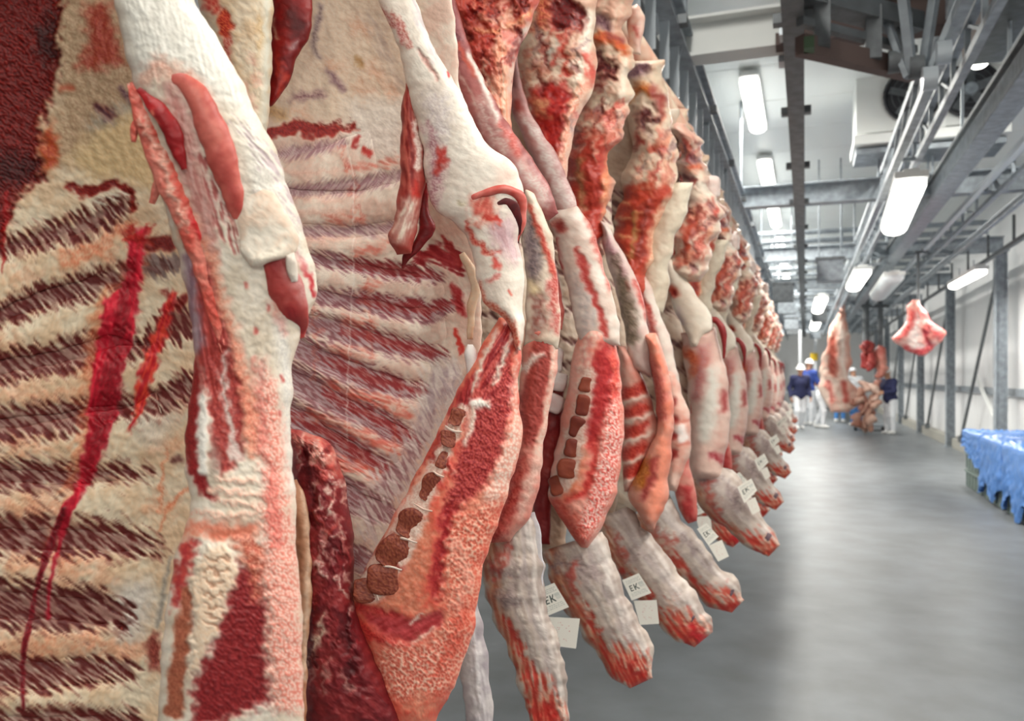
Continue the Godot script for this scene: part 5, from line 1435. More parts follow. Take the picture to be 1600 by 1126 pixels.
func build_side_e() -> Node3D:
	var t := thing("beef_side", "fifth beef side, red striped rib ends beside an orange brisket, pale foreleg with raw tip", "beef carcass", Vector3(-0.42, 0, -2.1), "beef sides on the row rail")
	var b := {"phi": 9.0, "d": 2.18, "step": 2.2}
	var w := wall_field([850, 430, 960, 450, 850, 480, 960, 500, 860, 530, 975, 550, 880, 590, 990, 600])
	sheet(t, "rib_panel", [800, -40, 820, 200, 850, 500, 880, 760, 900, 820], [930, -40, 950, 260, 965, 420, 985, 560, 960, 820], w, b.merged({"bulge": 0.03, "k": 4.0, "back": 2.0, "off": -0.07, "step": 4.0}))
	var h := field("d6c2aa", "c99a84", 0.006)
	h.lump = 0.013
	ln(h, "75505a 8f6d70", [932, 30, 8, 942, 35, 9, 950, 45, 6], {"soft": 5, "h": -6})
	ln(h, "c4622f b5482a", [928, 62, 6, 940, 58, 7, 962, 62, 8, 976, 80, 6, 980, 105, 4], {"soft": 4, "jit": 6, "h": 4})
	ln(h, "9a4a40 7d3a3a", [950, 55, 4, 972, 62, 5], {"soft": 4})
	ln(h, "4a1418 6d2a26", [935, 112, 10, 948, 105, 12, 958, 112, 8, 932, 90, 6], {"soft": 6, "jit": 12, "h": -14})
	ln(h, "d8c4a6", [942, 80, 2, 948, 95, 2.5, 955, 100, 2], {"soft": 3, "jit": 6})
	ln(h, "e3d2be", [978, 95, 6, 976, 125, 7, 972, 150, 6], {"soft": 5, "h": 3})
	ln(h, "8d2a28", [932, 136, 6, 940, 135, 5], {"soft": 5, "jit": 8})
	ln(h, "c4564a dd8c78", [930, 190, 10, 955, 190, 14, 978, 185, 8], {"soft": 10, "jit": 14})
	ln(h, "b83c30 c95c48", [900, 225, 14, 935, 228, 18, 960, 222, 14], {"soft": 9, "jit": 12, "tex": 2})
	for q in [[925, 175], [938, 168], [955, 172], [908, 205], [968, 205]]:
		ln(h, "7d5044 a8523f", [q[0], q[1], 3, q[0] + 4, q[1] + 10, 3], {"soft": 4, "jit": 9})
	var knob := field("dcc4b4", "cda293", 0.004)
	ln(knob, "c9605a", [993, 45, 3, 996, 52, 3], {"soft": 4, "jit": 5})
	ribbon(t, "hip_bone", [986, 10, 8, 994, 28, 14, 994, 55, 11, 992, 85, 9], knob, b.merged({"bulge": 0.05, "rel": 0.9, "off": -0.09}))
	var c := h
	pg(c, "b5402f 9a2f26", [880, 232, 960, 230, 954, 270, 948, 310, 944, 400, 915, 400, 880, 330, 872, 290], {"soft": 8, "jit": 10, "h": -3})
	ln(c, "d9825c e09a78", [955, 240, 5, 948, 280, 6, 946, 320, 5, 944, 350, 4], {"soft": 4, "jit": 4, "h": 2})
	ln(c, "8a5a3c a87a52", [908, 250, 4, 906, 290, 4, 908, 330, 3], {"soft": 4, "jit": 6})
	for q in [[893, 278], [891, 308], [900, 335]]:
		ln(c, "e3c9b2", [q[0] - 4, q[1], 1.5, q[0] + 6, q[1] + 2, 1.5], {"soft": 2, "jit": 3, "h": 2})
	clutter(c, 885, 130, 975, 235, 34, 11.0, 31, HIND)
	sheet(t, "hind_quarter", [912, -50, 914, 20, 916, 80, 914, 130, 904, 180, 888, 220, 880, 255, 874, 290, 880, 330, 898, 365, 922, 398], [985, -50, 984, 20, 984, 80, 984, 130, 982, 175, 976, 210, 962, 245, 955, 275, 950, 310, 948, 350, 945, 398], c, b.merged({"bulge": 0.1, "k": 2.6, "off": -0.03, "wob": 6.0, "taper": 0.03}))
	var s := field("d6c6bc", "c4a8a0", 0.0015)
	ln(s, "a8707a c49aa0", [948, 375, 4, 960, 400, 6, 972, 425, 6], {"soft": 5, "jit": 5})
	ln(s, "b54438", [978, 440, 2, 980, 448, 3], {"soft": 3})
	ln(s, "a83a35 bf5a50", [994, 440, 3, 1004, 470, 4, 1012, 500, 4], {"soft": 3, "jit": 4, "h": -2})
	ln(s, "6d6152 8a7a68", [960, 400, 4, 972, 440, 8, 980, 480, 9, 985, 530, 9], {"soft": 6, "jit": 8, "h": -5})
	sheet(t, "flank", [938, 345, 944, 390, 956, 430, 966, 470, 976, 520, 986, 575], [948, 348, 968, 385, 990, 425, 1004, 470, 1014, 520, 1020, 590], s, b.merged({"bulge": 0.03, "off": 0.04}))
	var r := field("d6a596", "c97f70", 0.002)
	for i in 5:
		var y := 608.0 + 31.0 * i
		ln(r, "a83028 bf4a3c", [976, y + 8, 9, 995, y + 2, 10, 1012 - i * 2, y - 6, 7], {"soft": 3.5, "jit": 5, "h": -3})
		ln(r, "e0cabb", [974, y + 22, 2.5, 1000, y + 14, 2.5, 1020, y + 6, 2], {"soft": 2.5, "jit": 3, "h": 3})
	sheet(t, "rib_ends", [966, 540, 970, 600, 973, 660, 972, 720, 976, 768], [978, 540, 1004, 590, 1020, 630, 1028, 665, 1018, 705, 1000, 735, 984, 768], r, b.merged({"bulge": 0.05, "k": 2.4, "off": 0.02}))
	var q := field("dd9a86", "d0745c", 0.002)
	pg(q, "bf6a5e a84a44", [1008, 545, 1026, 560, 1042, 620, 1040, 660, 1026, 655, 1018, 600], {"soft": 5, "jit": 6, "h": -2})
	ln(q, "a85a20 c47a3a", [1006, 728, 10, 1000, 752, 12], {"soft": 6, "jit": 6})
	ln(q, "7d1f22", [1022, 720, 5, 1018, 750, 7, 1004, 778, 4], {"soft": 5, "jit": 6, "h": -3})
	ln(q, "e58a70", [1035, 690, 9, 1034, 740, 9, 1020, 790, 10], {"soft": 8})
	sheet(t, "brisket", [1004, 520, 1014, 560, 1024, 620, 1026, 670, 1012, 705, 996, 735, 982, 768, 996, 800, 1014, 826], [1024, 520, 1042, 570, 1052, 630, 1050, 690, 1046, 740, 1042, 780, 1022, 828], q, b.merged({"bulge": 0.07, "k": 2.4, "off": 0.03}))
	var leg := [958, 800, 26, 972, 835, 34, 994, 868, 38, 1022, 905, 39, 1052, 945, 38, 1080, 978, 33, 1098, 1000, 21]
	foreleg(t, leg, b, 0.0, [975, 895, 8, 985, 860, 9], "d22830")
	paper_tag(t, [972, 906, 998, 895, 1018, 926, 987, 938], b, 0.075, true)
	paper_tag(t, [990, 938, 1026, 937, 1030, 974, 1000, 976], b, 0.07, false)
	_shank(t, on_plane(950, -40, deg_to_rad(9.0), 2.25), 0.05)
	return t

func build_side_f() -> Node3D:
	var t := thing("beef_side", "sixth beef side, flat sawn top over an orange ringed hollow and red spine", "beef carcass", Vector3(-0.42, 0, -2.5), "beef sides on the row rail")
	var b := {"phi": 7.0, "d": 2.6, "step": 2.2}
	var w := wall_field([900, 470, 1010, 490, 910, 520, 1015, 540, 920, 560, 1020, 580])
	sheet(t, "rib_panel", [890, 100, 900, 300, 920, 500, 940, 760, 960, 800], [1000, 100, 1010, 300, 1010, 430, 1030, 560, 1020, 800], w, b.merged({"bulge": 0.03, "k": 4.0, "back": 2.0, "off": -0.07, "step": 4.0}))
	var h := field("dcc8b0", "cfab92", 0.006)
	h.lump = 0.013
	ln(h, "6d4a55 8a6468", [984, 115, 8, 998, 110, 9, 1012, 106, 6], {"soft": 4, "h": -5})
	ln(h, "bb5a28 d0803c", [982, 158, 5, 988, 142, 6, 1002, 136, 6, 1014, 145, 5], {"soft": 4, "jit": 5, "h": 4})
	ln(h, "9a4238 8c3a32", [1020, 140, 6, 1030, 160, 8, 1032, 185, 6], {"soft": 5, "jit": 6})
	ln(h, "3f1216 5a2220", [1002, 178, 7, 1012, 170, 7, 1006, 192, 8, 1022, 190, 5], {"soft": 5, "jit": 9, "h": -12})
	ln(h, "e3d0b6", [1008, 160, 3, 1016, 170, 3, 1022, 180, 2], {"soft": 3})
	ln(h, "b53a2c c9604c", [1020, 232, 6, 1034, 234, 7], {"soft": 4, "jit": 5, "h": -2})
	ln(h, "b53a2c", [998, 212, 5, 1004, 220, 4], {"soft": 4, "jit": 7})
	for q in [[1018, 245, 1016, 290], [1030, 245, 1034, 290], [1044, 250, 1040, 285], [1002, 240, 998, 280]]:
		ln(h, "c46a54 e0a48c", [q[0], q[1], 1.5, q[2], q[3], 2], {"soft": 3, "jit": 7, "op": 0.8})
	var c := h
	pg(c, "b8452f a03526", [966, 300, 985, 290, 1048, 285, 1050, 305, 1030, 335, 1020, 375, 1014, 465, 980, 465, 958, 400, 960, 340], {"soft": 6, "jit": 9, "h": -3})
	for q in [[978, 312, 7], [976, 340, 7], [976, 368, 7], [976, 394, 7], [1000, 330, 7], [1000, 358, 7]]:
		ln(c, "d9a27a c98a5c", [q[0] - q[2], q[1], 2, q[0] + q[2], q[1] + 3, 2], {"soft": 2.5, "jit": 4, "h": 3})
	ln(c, "8d3426 7a2a20", [1012, 320, 8, 1008, 350, 6, 1000, 400, 6], {"soft": 5, "jit": 8})
	ln(c, "a87a4a", [992, 330, 3, 990, 370, 3, 988, 400, 2], {"soft": 3, "jit": 5})
	ln(c, "e0a282 e6bda0", [1030, 330, 4, 1020, 370, 5, 1016, 420, 5], {"soft": 4, "h": 2})
	clutter(c, 985, 195, 1055, 290, 40, 9.0, 32, HIND)
	sheet(t, "hind_quarter", [980, 94, 982, 130, 978, 165, 984, 200, 984, 235, 976, 270, 968, 305, 961, 340, 958, 390, 968, 425, 984, 464], [1038, 93, 1040, 120, 1041, 165, 1050, 200, 1058, 235, 1058, 270, 1048, 305, 1036, 335, 1024, 370, 1017, 420, 1006, 464], c, b.merged({"bulge": 0.11, "k": 2.6, "off": -0.02, "taper": 0.02, "wob": 3.0}))
	var loin := field("d0c4b0", "c2b09c", 0.003)
	sheet(t, "loin_fat", [1030, 285, 1014, 335, 1004, 380, 998, 430, 996, 490], [1082, 285, 1074, 330, 1056, 370, 1046, 420, 1038, 490], loin, b.merged({"bulge": 0.04, "off": -0.03, "wob": 2.0}))
	var s := field("d8c9bd", "c9aaa0", 0.0015)
	ln(s, "a8302c bf5044", [996, 450, 3, 1010, 480, 4, 1020, 520, 5, 1026, 555, 4], {"soft": 3, "jit": 4, "h": -2})
	ln(s, "b58a8c cfb4b0", [1008, 500, 5, 1016, 540, 6, 1022, 575, 6], {"soft": 5, "jit": 6})
	sheet(t, "flank", [984, 435, 996, 480, 1006, 530, 1016, 580, 1026, 620], [1010, 432, 1026, 470, 1042, 515, 1054, 560, 1062, 612], s, b.merged({"bulge": 0.04, "off": 0.03}))
	var r := field("ddb9aa", "cf9484", 0.002)
	for q in [[1036, 602, 5, 5], [1044, 628, 8, 9], [1050, 654, 8, 8], [1050, 680, 9, 9], [1046, 708, 7, 11]]:
		ln(r, "9a2f2a 7d2422", [q[0] - 3, q[1], q[3] * 0.8, q[0] + q[2] * 0.6, q[1], q[3] * 0.8], {"soft": 3, "jit": 4, "h": -3})
	ln(r, "e6ddd8 ddc9c2", [1064, 672, 9, 1070, 684, 8], {"soft": 3, "h": 2})
	ln(r, "bf6a5a", [1064, 660, 2, 1080, 655, 2], {"soft": 2, "jit": 3})
	ln(r, "bf6a5a", [1060, 696, 2, 1078, 690, 2], {"soft": 2, "jit": 3})
	sheet(t, "rib_ends", [1030, 575, 1034, 620, 1038, 670, 1038, 720, 1042, 765], [1052, 575, 1066, 615, 1078, 655, 1080, 700, 1070, 735, 1056, 768], r, b.merged({"bulge": 0.06, "off": 0.02}))
	var q2 := field("c98a7c", "b8625a", 0.003)
	ln(q2, "a83a38 9a2a2c", [1070, 770, 8, 1078, 800, 8, 1085, 820, 6], {"soft": 6, "jit": 8})
	ribbon(t, "brisket", [1058, 690, 14, 1066, 740, 16, 1072, 780, 16, 1084, 815, 8], q2, b.merged({"bulge": 0.05, "rel": 0.8, "off": 0.0}))
	var leg := [1012, 790, 34, 1034, 822, 34, 1062, 856, 33, 1092, 890, 31, 1120, 918, 29, 1142, 938, 24, 1152, 948, 15]
	foreleg(t, leg, b, 0.0, [1080, 860, 8, 1100, 880, 7, 1062, 845, 8])
	paper_tag(t, [1089, 826, 1104, 817, 1123, 838, 1107, 852], b, 0.07, true)
	paper_tag(t, [1107, 852, 1128, 843, 1139, 869, 1122, 877], b, 0.065, false)
	_shank(t, on_plane(1012, 105, deg_to_rad(7.0), 2.6), 0.045)
	return t

func build_side_g() -> Node3D:
	var t := thing("beef_side", "seventh beef side, pale torn fat apron and the foreleg reaching farthest into the aisle", "beef carcass", Vector3(-0.42, 0, -2.95), "beef sides on the row rail")
	var b := {"phi": 5.0, "d": 3.02, "step": 2.2}
	var w := wall_field([960, 470, 1060, 490, 970, 520, 1065, 540])
	sheet(t, "rib_panel", [960, 170, 965, 300, 975, 500, 990, 720, 1000, 760], [1060, 170, 1060, 300, 1050, 430, 1075, 560, 1075, 760], w, b.merged({"bulge": 0.03, "k": 4.0, "back": 2.0, "off": -0.07, "step": 4.0}))
	var h := field("dcc8b4", "cf9c8a", 0.008)
	h.lump = 0.013
	ln(h, "6d4048 8f5a5c", [1068, 232, 8, 1078, 244, 10, 1086, 250, 6], {"soft": 5, "jit": 6, "h": -10})
	ln(h, "6d3a40", [1070, 278, 7, 1078, 284, 6], {"soft": 4, "jit": 6, "h": -8})
	ln(h, "bf4a32 d07050", [1066, 262, 5, 1082, 264, 6, 1092, 262, 4], {"soft": 4, "jit": 6})
	ln(h, "e3d6c6", [1092, 285, 6, 1108, 300, 7, 1118, 320, 6], {"soft": 5, "h": 3})
	ln(h, "b8462f a03a2a", [1080, 345, 10, 1074, 375, 9, 1066, 410, 7], {"soft": 7, "jit": 9, "tex": 2})
	ln(h, "a84236 c97060", [1098, 330, 8, 1096, 365, 9, 1088, 400, 7], {"soft": 6, "jit": 10})
	for q in [[1106, 320], [1112, 340], [1102, 352], [1114, 325]]:
		ln(h, "7d3a38 a85a50", [q[0], q[1], 3, q[0] + 2, q[1] + 6, 3], {"soft": 3, "jit": 6, "h": -4})
	clutter(h, 1058, 215, 1122, 430, 70, 8.0, 33, HIND)
	sheet(t, "hind_quarter", [1052, 190, 1058, 225, 1060, 265, 1062, 300, 1058, 340, 1050, 385, 1048, 440], [1078, 195, 1092, 235, 1104, 270, 1122, 300, 1124, 335, 1112, 380, 1096, 440], h, b.merged({"bulge": 0.13, "k": 2.6, "off": -0.02, "wob": 7.0}))
	var knob := field("dccfc8", "cdb4ac", 0.003)
	blob(t, "hip_bone", 1112, 292, 14, 18, 0.0, knob, b.merged({"bulge": 0.06, "off": -0.1, "rel": 1.0, "k": 2.2}))
	var s := field("dfd5c6", "cfbfae", 0.0015)
	ln(s, "bf4a34 a8301f", [1050, 452, 5, 1056, 458, 5], {"soft": 4, "h": -2})
	ln(s, "7a1c18", [1052, 456, 2.5, 1056, 460, 2.5], {"soft": 2, "h": -6})
	ln(s, "a8929a", [1060, 490, 5, 1066, 505, 4], {"soft": 5, "jit": 6, "op": 0.7})
	sheet(t, "flank", [1034, 395, 1040, 440, 1052, 480, 1068, 510, 1080, 542], [1044, 398, 1064, 425, 1090, 462, 1110, 490, 1112, 512, 1098, 524, 1090, 544], s, b.merged({"bulge": 0.03, "off": 0.06}))
	var dk := field("8a2a2a", "6d1c20", 0.002)
	ribbon(t, "pocket_edge", [1100, 500, 3, 1118, 500, 5, 1128, 512, 6, 1132, 535, 4, 1132, 560, 2], dk, b.merged({"bulge": 0.03, "rel": 0.8, "off": 0.05}))
	var m := field("d3b3a6", "c49a8e", 0.002)
	ln(m, "b5482c c4603a", [1066, 545, 5, 1076, 555, 10, 1094, 565, 10, 1082, 585, 5], {"soft": 5, "jit": 8})
	ln(m, "b07a78 a8605c", [1100, 545, 8, 1096, 590, 9, 1086, 620, 7], {"soft": 7, "jit": 6})
	ln(m, "d6d0c6 c9c4ba", [1114, 580, 7, 1108, 640, 14, 1102, 680, 12], {"soft": 6, "jit": 5})
	ln(m, "8d3030", [1132, 615, 4, 1132, 640, 4], {"soft": 4})
	ln(m, "b0505a 8f2a30", [1108, 712, 4, 1124, 716, 6, 1132, 722, 4], {"soft": 4, "jit": 5, "h": -2})
	sheet(t, "brisket", [1064, 520, 1070, 570, 1078, 630, 1078, 690, 1080, 750], [1116, 510, 1130, 560, 1140, 620, 1138, 680, 1128, 750], m, b.merged({"bulge": 0.08, "off": 0.0}))
	var leg := [1088, 738, 26, 1112, 757, 36, 1138, 785, 37, 1163, 815, 31, 1185, 838, 25, 1200, 852, 20, 1209, 861, 13]
	foreleg(t, leg, b, 0.0, [1098, 750, 14, 1140, 770, 9, 1150, 785, 10, 1120, 790, 8], "b0382a")
	paper_tag(t, [1152, 761, 1174, 747, 1183, 766, 1163, 786], b, 0.08, true)
	paper_tag(t, [1166, 784, 1180, 776, 1188, 797, 1176, 804], b, 0.08, false)
	_shank(t, on_plane(1064, 205, deg_to_rad(5.0), 3.1), 0.04)
	return t

func hook(z: float, i: int, lab: String) -> void:
	var t := thing("trolley_hook", lab, "hook", Vector3(-0.74, 0, z), "trolley hooks on the row rail")
	var wl := CylinderMesh.new()
	wl.top_radius = 0.055
	wl.bottom_radius = 0.055
	wl.height = 0.03
	wl.radial_segments = 18
	put("wheel", wl, M.bright, t, Transform3D(Basis(Vector3.BACK, PI / 2), Vector3(0.0, 3.292, 0)))
	bar("bracket", Vector3(0.05, 3.3, 0), Vector3(0.05, 3.0, 0), 0.012, 0.05, M.bright, t)
	bar("bracket", Vector3(-0.05, 3.3, 0.01), Vector3(-0.05, 3.12, 0.01), 0.012, 0.05, M.steel, t)
	var st := SurfaceTool.new()
	var pts := []
	for k in 13:
		var a := -0.4 + 3.6 * k / 12.0
		pts.append(Vector3(0.05 * cos(a), 2.9 - 0.05 * sin(a), 0.0))
	pts.push_front(Vector3(0.05, 3.02, 0))
	for k in pts.size() - 1:
		var c := CylinderMesh.new()
		c.top_radius = 0.009
		c.bottom_radius = 0.009
		c.height = pts[k].distance_to(pts[k + 1]) + 0.004
		c.radial_segments = 8
		c.rings = 1
		var x := along(pts[k], pts[k + 1])
		st.append_from(c, 0, Transform3D(Basis(x.basis.x, x.basis.z, -x.basis.y), x.origin))
	put("hook", st.commit(), M.bright, t)

func build_row() -> void:
	build_side_c()
	build_side_d()
	var protos := [build_side_e(), build_side_f(), build_side_g()]
	var z := 3.36
	var order := [0, 1, 2, 1, 0, 2, 1, 0, 1, 2, 0, 1, 0, 2, 1, 0, 1, 2, 0, 1, 0, 1, 2]
	var from := [2.1, 2.5, 2.95]
	var words := ["eighth beef side, just beyond the one whose foreleg reaches farthest into the aisle", "ninth beef side from the camera, blurred, one place beyond the eighth", "tenth beef side from the camera, blurred, in the narrowing row"]
	rng.seed = 7
	for i in order.size():
		var p: Node3D = protos[order[i]]
		var o: Node3D = p.duplicate()
		o.name = numbered("beef_side")
		add_child(o)
		o.position = p.position + Vector3(rng.randf_range(-0.012, 0.012), rng.randf_range(-0.03, 0.03), -(z - from[order[i]]))
		# turn each a little about its own hook
		o.rotation.y = rng.randf_range(-0.09, 0.06)
		o.set_meta("label", words[i] if i < 3 else "small blurred beef side in the far part of the hanging row")
		if i >= 3:
			o.set_meta("group", "blurred beef sides in the far part of the row")
		hook([-2.28, -2.68, -3.16][order[i]] - (z - from[order[i]]), i, "steel trolley hook holding a beef side in the far blurred row")
		z += 0.385
	var hz := [-0.8, -1.15, -1.5, -1.88, -2.28, -2.68, -3.16]
	for i in 7:
		hook(hz[i], i, "steel trolley hook on the rail over the %s beef side" % ["first", "second", "third", "fourth", "fifth", "sixth", "seventh"][i])

# ---------------------------------------------------------------- bodies: a smooth skin round tapered bones
func net(bones: Array, cell: float, blend: float) -> ArrayMesh:      # bones: from, to, radius, radius
	var lo := Vector3(1e9, 1e9, 1e9)
	var hi := -lo
	for b in bones:
		var r: float = maxf(b[2], b[3]) + cell * 2.5
		lo = lo.min((b[0] as Vector3).min(b[1]) - Vector3(r, r, r))
		hi = hi.max((b[0] as Vector3).max(b[1]) + Vector3(r, r, r))
	var nx := int((hi.x - lo.x) / cell) + 2
	var ny := int((hi.y - lo.y) / cell) + 2
	var nz := int((hi.z - lo.z) / cell) + 2
	var g := PackedFloat32Array()
	g.resize(nx * ny * nz)
	g.fill(1.0)
	for b in bones:
		var a: Vector3 = b[0]
		var d: Vector3 = b[1] - a
		var dd := maxf(d.length_squared(), 1e-8)
		var r0: float = b[2]
		var r1: float = b[3]
		var m := maxf(r0, r1) + blend + cell * 2.0
		var bl := (a.min(b[1]) - Vector3(m, m, m) - lo) / cell
		var bh := (a.max(b[1]) + Vector3(m, m, m) - lo) / cell
		for i in range(maxi(0, int(bl.x)), mini(nx, int(bh.x) + 2)):
			for j in range(maxi(0, int(bl.y)), mini(ny, int(bh.y) + 2)):
				for k in range(maxi(0, int(bl.z)), mini(nz, int(bh.z) + 2)):
					var p := lo + Vector3(i, j, k) * cell - a
					var t := clampf(p.dot(d) / dd, 0.0, 1.0)
					var v := (p - d * t).length() - lerpf(r0, r1, t)
					var at := (i * ny + j) * nz + k
					var w := g[at]
					var h := maxf(blend - absf(v - w), 0.0) / blend
					g[at] = minf(v, w) - h * h * blend * 0.25
	var id := PackedInt32Array()
	id.resize(g.size())
	id.fill(-1)
	var pos := PackedVector3Array()
	var idx := PackedInt32Array()
	var sx := ny * nz
	for i in nx - 1:
		for j in ny - 1:
			for k in nz - 1:
				var o := i * sx + j * nz + k
				var sum := Vector3.ZERO
				var n := 0
				var s0 := g[o] < 0.0
				var mixed := false
				for c in [sx, nz, 1, sx + nz, sx + 1, nz + 1, sx + nz + 1]:
					if (g[o + c] < 0.0) != s0:
						mixed = true
						break
				if not mixed:
					continue
				for e in EDGES:
					var v0 := g[o + e[0] * sx + e[1] * nz + e[2]]
					var v1 := g[o + e[3] * sx + e[4] * nz + e[5]]
					if (v0 < 0.0) != (v1 < 0.0):
						var t := v0 / (v0 - v1)
						sum += Vector3(lerpf(e[0], e[3], t), lerpf(e[1], e[4], t), lerpf(e[2], e[5], t))
						n += 1
				id[o] = pos.size()
				pos.append(lo + (Vector3(i, j, k) + sum / n) * cell)
	for i in range(1, nx - 1):
		for j in range(1, ny - 1):
			for k in range(1, nz - 1):
				var o := i * sx + j * nz + k
				var inside := g[o] < 0.0
				for ax in 3:
					var st: int = [sx, nz, 1][ax]
					if (g[o + st] < 0.0) == inside:
						continue
					var u: int = [nz, 1, sx][ax]
					var w: int = [1, sx, nz][ax]
					var q := [id[o], id[o - u], id[o - u - w], id[o - w]]
					if q[0] < 0 or q[1] < 0 or q[2] < 0 or q[3] < 0:
						continue
					if inside:
						idx.append_array([q[0], q[2], q[1], q[0], q[3], q[2]])
					else:
						idx.append_array([q[0], q[1], q[2], q[0], q[2], q[3]])
	var col := PackedColorArray()
	col.resize(pos.size())
	col.fill(Color.WHITE)
	return flesh_mesh(pos, col, idx)

const EDGES := [[0, 0, 0, 1, 0, 0], [0, 1, 0, 1, 1, 0], [0, 0, 1, 1, 0, 1], [0, 1, 1, 1, 1, 1], [0, 0, 0, 0, 1, 0], [1, 0, 0, 1, 1, 0], [0, 0, 1, 0, 1, 1], [1, 0, 1, 1, 1, 1], [0, 0, 0, 0, 0, 1], [1, 0, 0, 1, 0, 1], [0, 1, 0, 0, 1, 1], [1, 1, 0, 1, 1, 1]]

var head_mesh: ArrayMesh
var hand_mesh: ArrayMesh

func make_people_parts() -> void:
	M.skin = mat("b98a70", 0.55)
	M.navy = mat("23284e", 0.8)
	M.blue = mat("4a86c8", 0.6)
	M.work_blue = mat("2f4690", 0.8)
	M.whites = mat("dfe2e6", 0.75)
	M.helmet = mat("f2f2f0", 0.35)
	M.boot = mat("e4e4e2", 0.5)
	var v := func(x: float, y: float, z: float) -> Vector3: return Vector3(x, y, z)
	# a head round its centre, face to +z
	head_mesh = net([[v.call(0, 0.03, -0.015), v.call(0, 0.02, 0.012), 0.082, 0.08], [v.call(0, -0.02, 0.03), v.call(0, -0.085, 0.05), 0.062, 0.036], [v.call(0, 0.005, 0.092), v.call(0, -0.03, 0.108), 0.011, 0.017],
		[v.call(-0.083, -0.01, -0.01), v.call(-0.083, 0.02, -0.01), 0.016, 0.018], [v.call(0.083, -0.01, -0.01), v.call(0.083, 0.02, -0.01), 0.016, 0.018], [v.call(-0.03, 0.035, 0.085), v.call(0.03, 0.035, 0.085), 0.012, 0.012],
		[v.call(-0.018, -0.062, 0.086), v.call(0.018, -0.062, 0.086), 0.009, 0.009], [v.call(0, -0.06, -0.01), v.call(0, -0.16, -0.02), 0.054, 0.056]], 0.011, 0.02)
	# a hand hanging from the wrist at the origin, thumb to +z, fingers down and slightly curled to -x
	var hb := [[v.call(0, 0.01, 0), v.call(0, -0.08, 0.0), 0.024, 0.026], [v.call(0, -0.03, 0.018), v.call(0, -0.085, 0.026), 0.018, 0.014], [v.call(0, -0.03, -0.018), v.call(0, -0.08, -0.028), 0.018, 0.013]]
	for i in 4:
		var z := 0.03 - 0.02 * i
		var l: float = [0.068, 0.078, 0.072, 0.056][i]
		var a := Vector3(0, -0.085, z)
		var b := a + Vector3(-0.008, -l * 0.5, z * 0.1)
		var c := b + Vector3(-0.018, -l * 0.32, 0)
		hb.append_array([[a, b, 0.0095, 0.009], [b, c, 0.009, 0.008], [c, c + Vector3(-0.016, -l * 0.18, 0), 0.008, 0.007]])
	hb.append_array([[v.call(0, -0.02, 0.02), v.call(-0.012, -0.055, 0.052), 0.014, 0.011], [v.call(-0.012, -0.055, 0.052), v.call(-0.022, -0.09, 0.06), 0.011, 0.009]])
	hand_mesh = net(hb, 0.0055, 0.008)

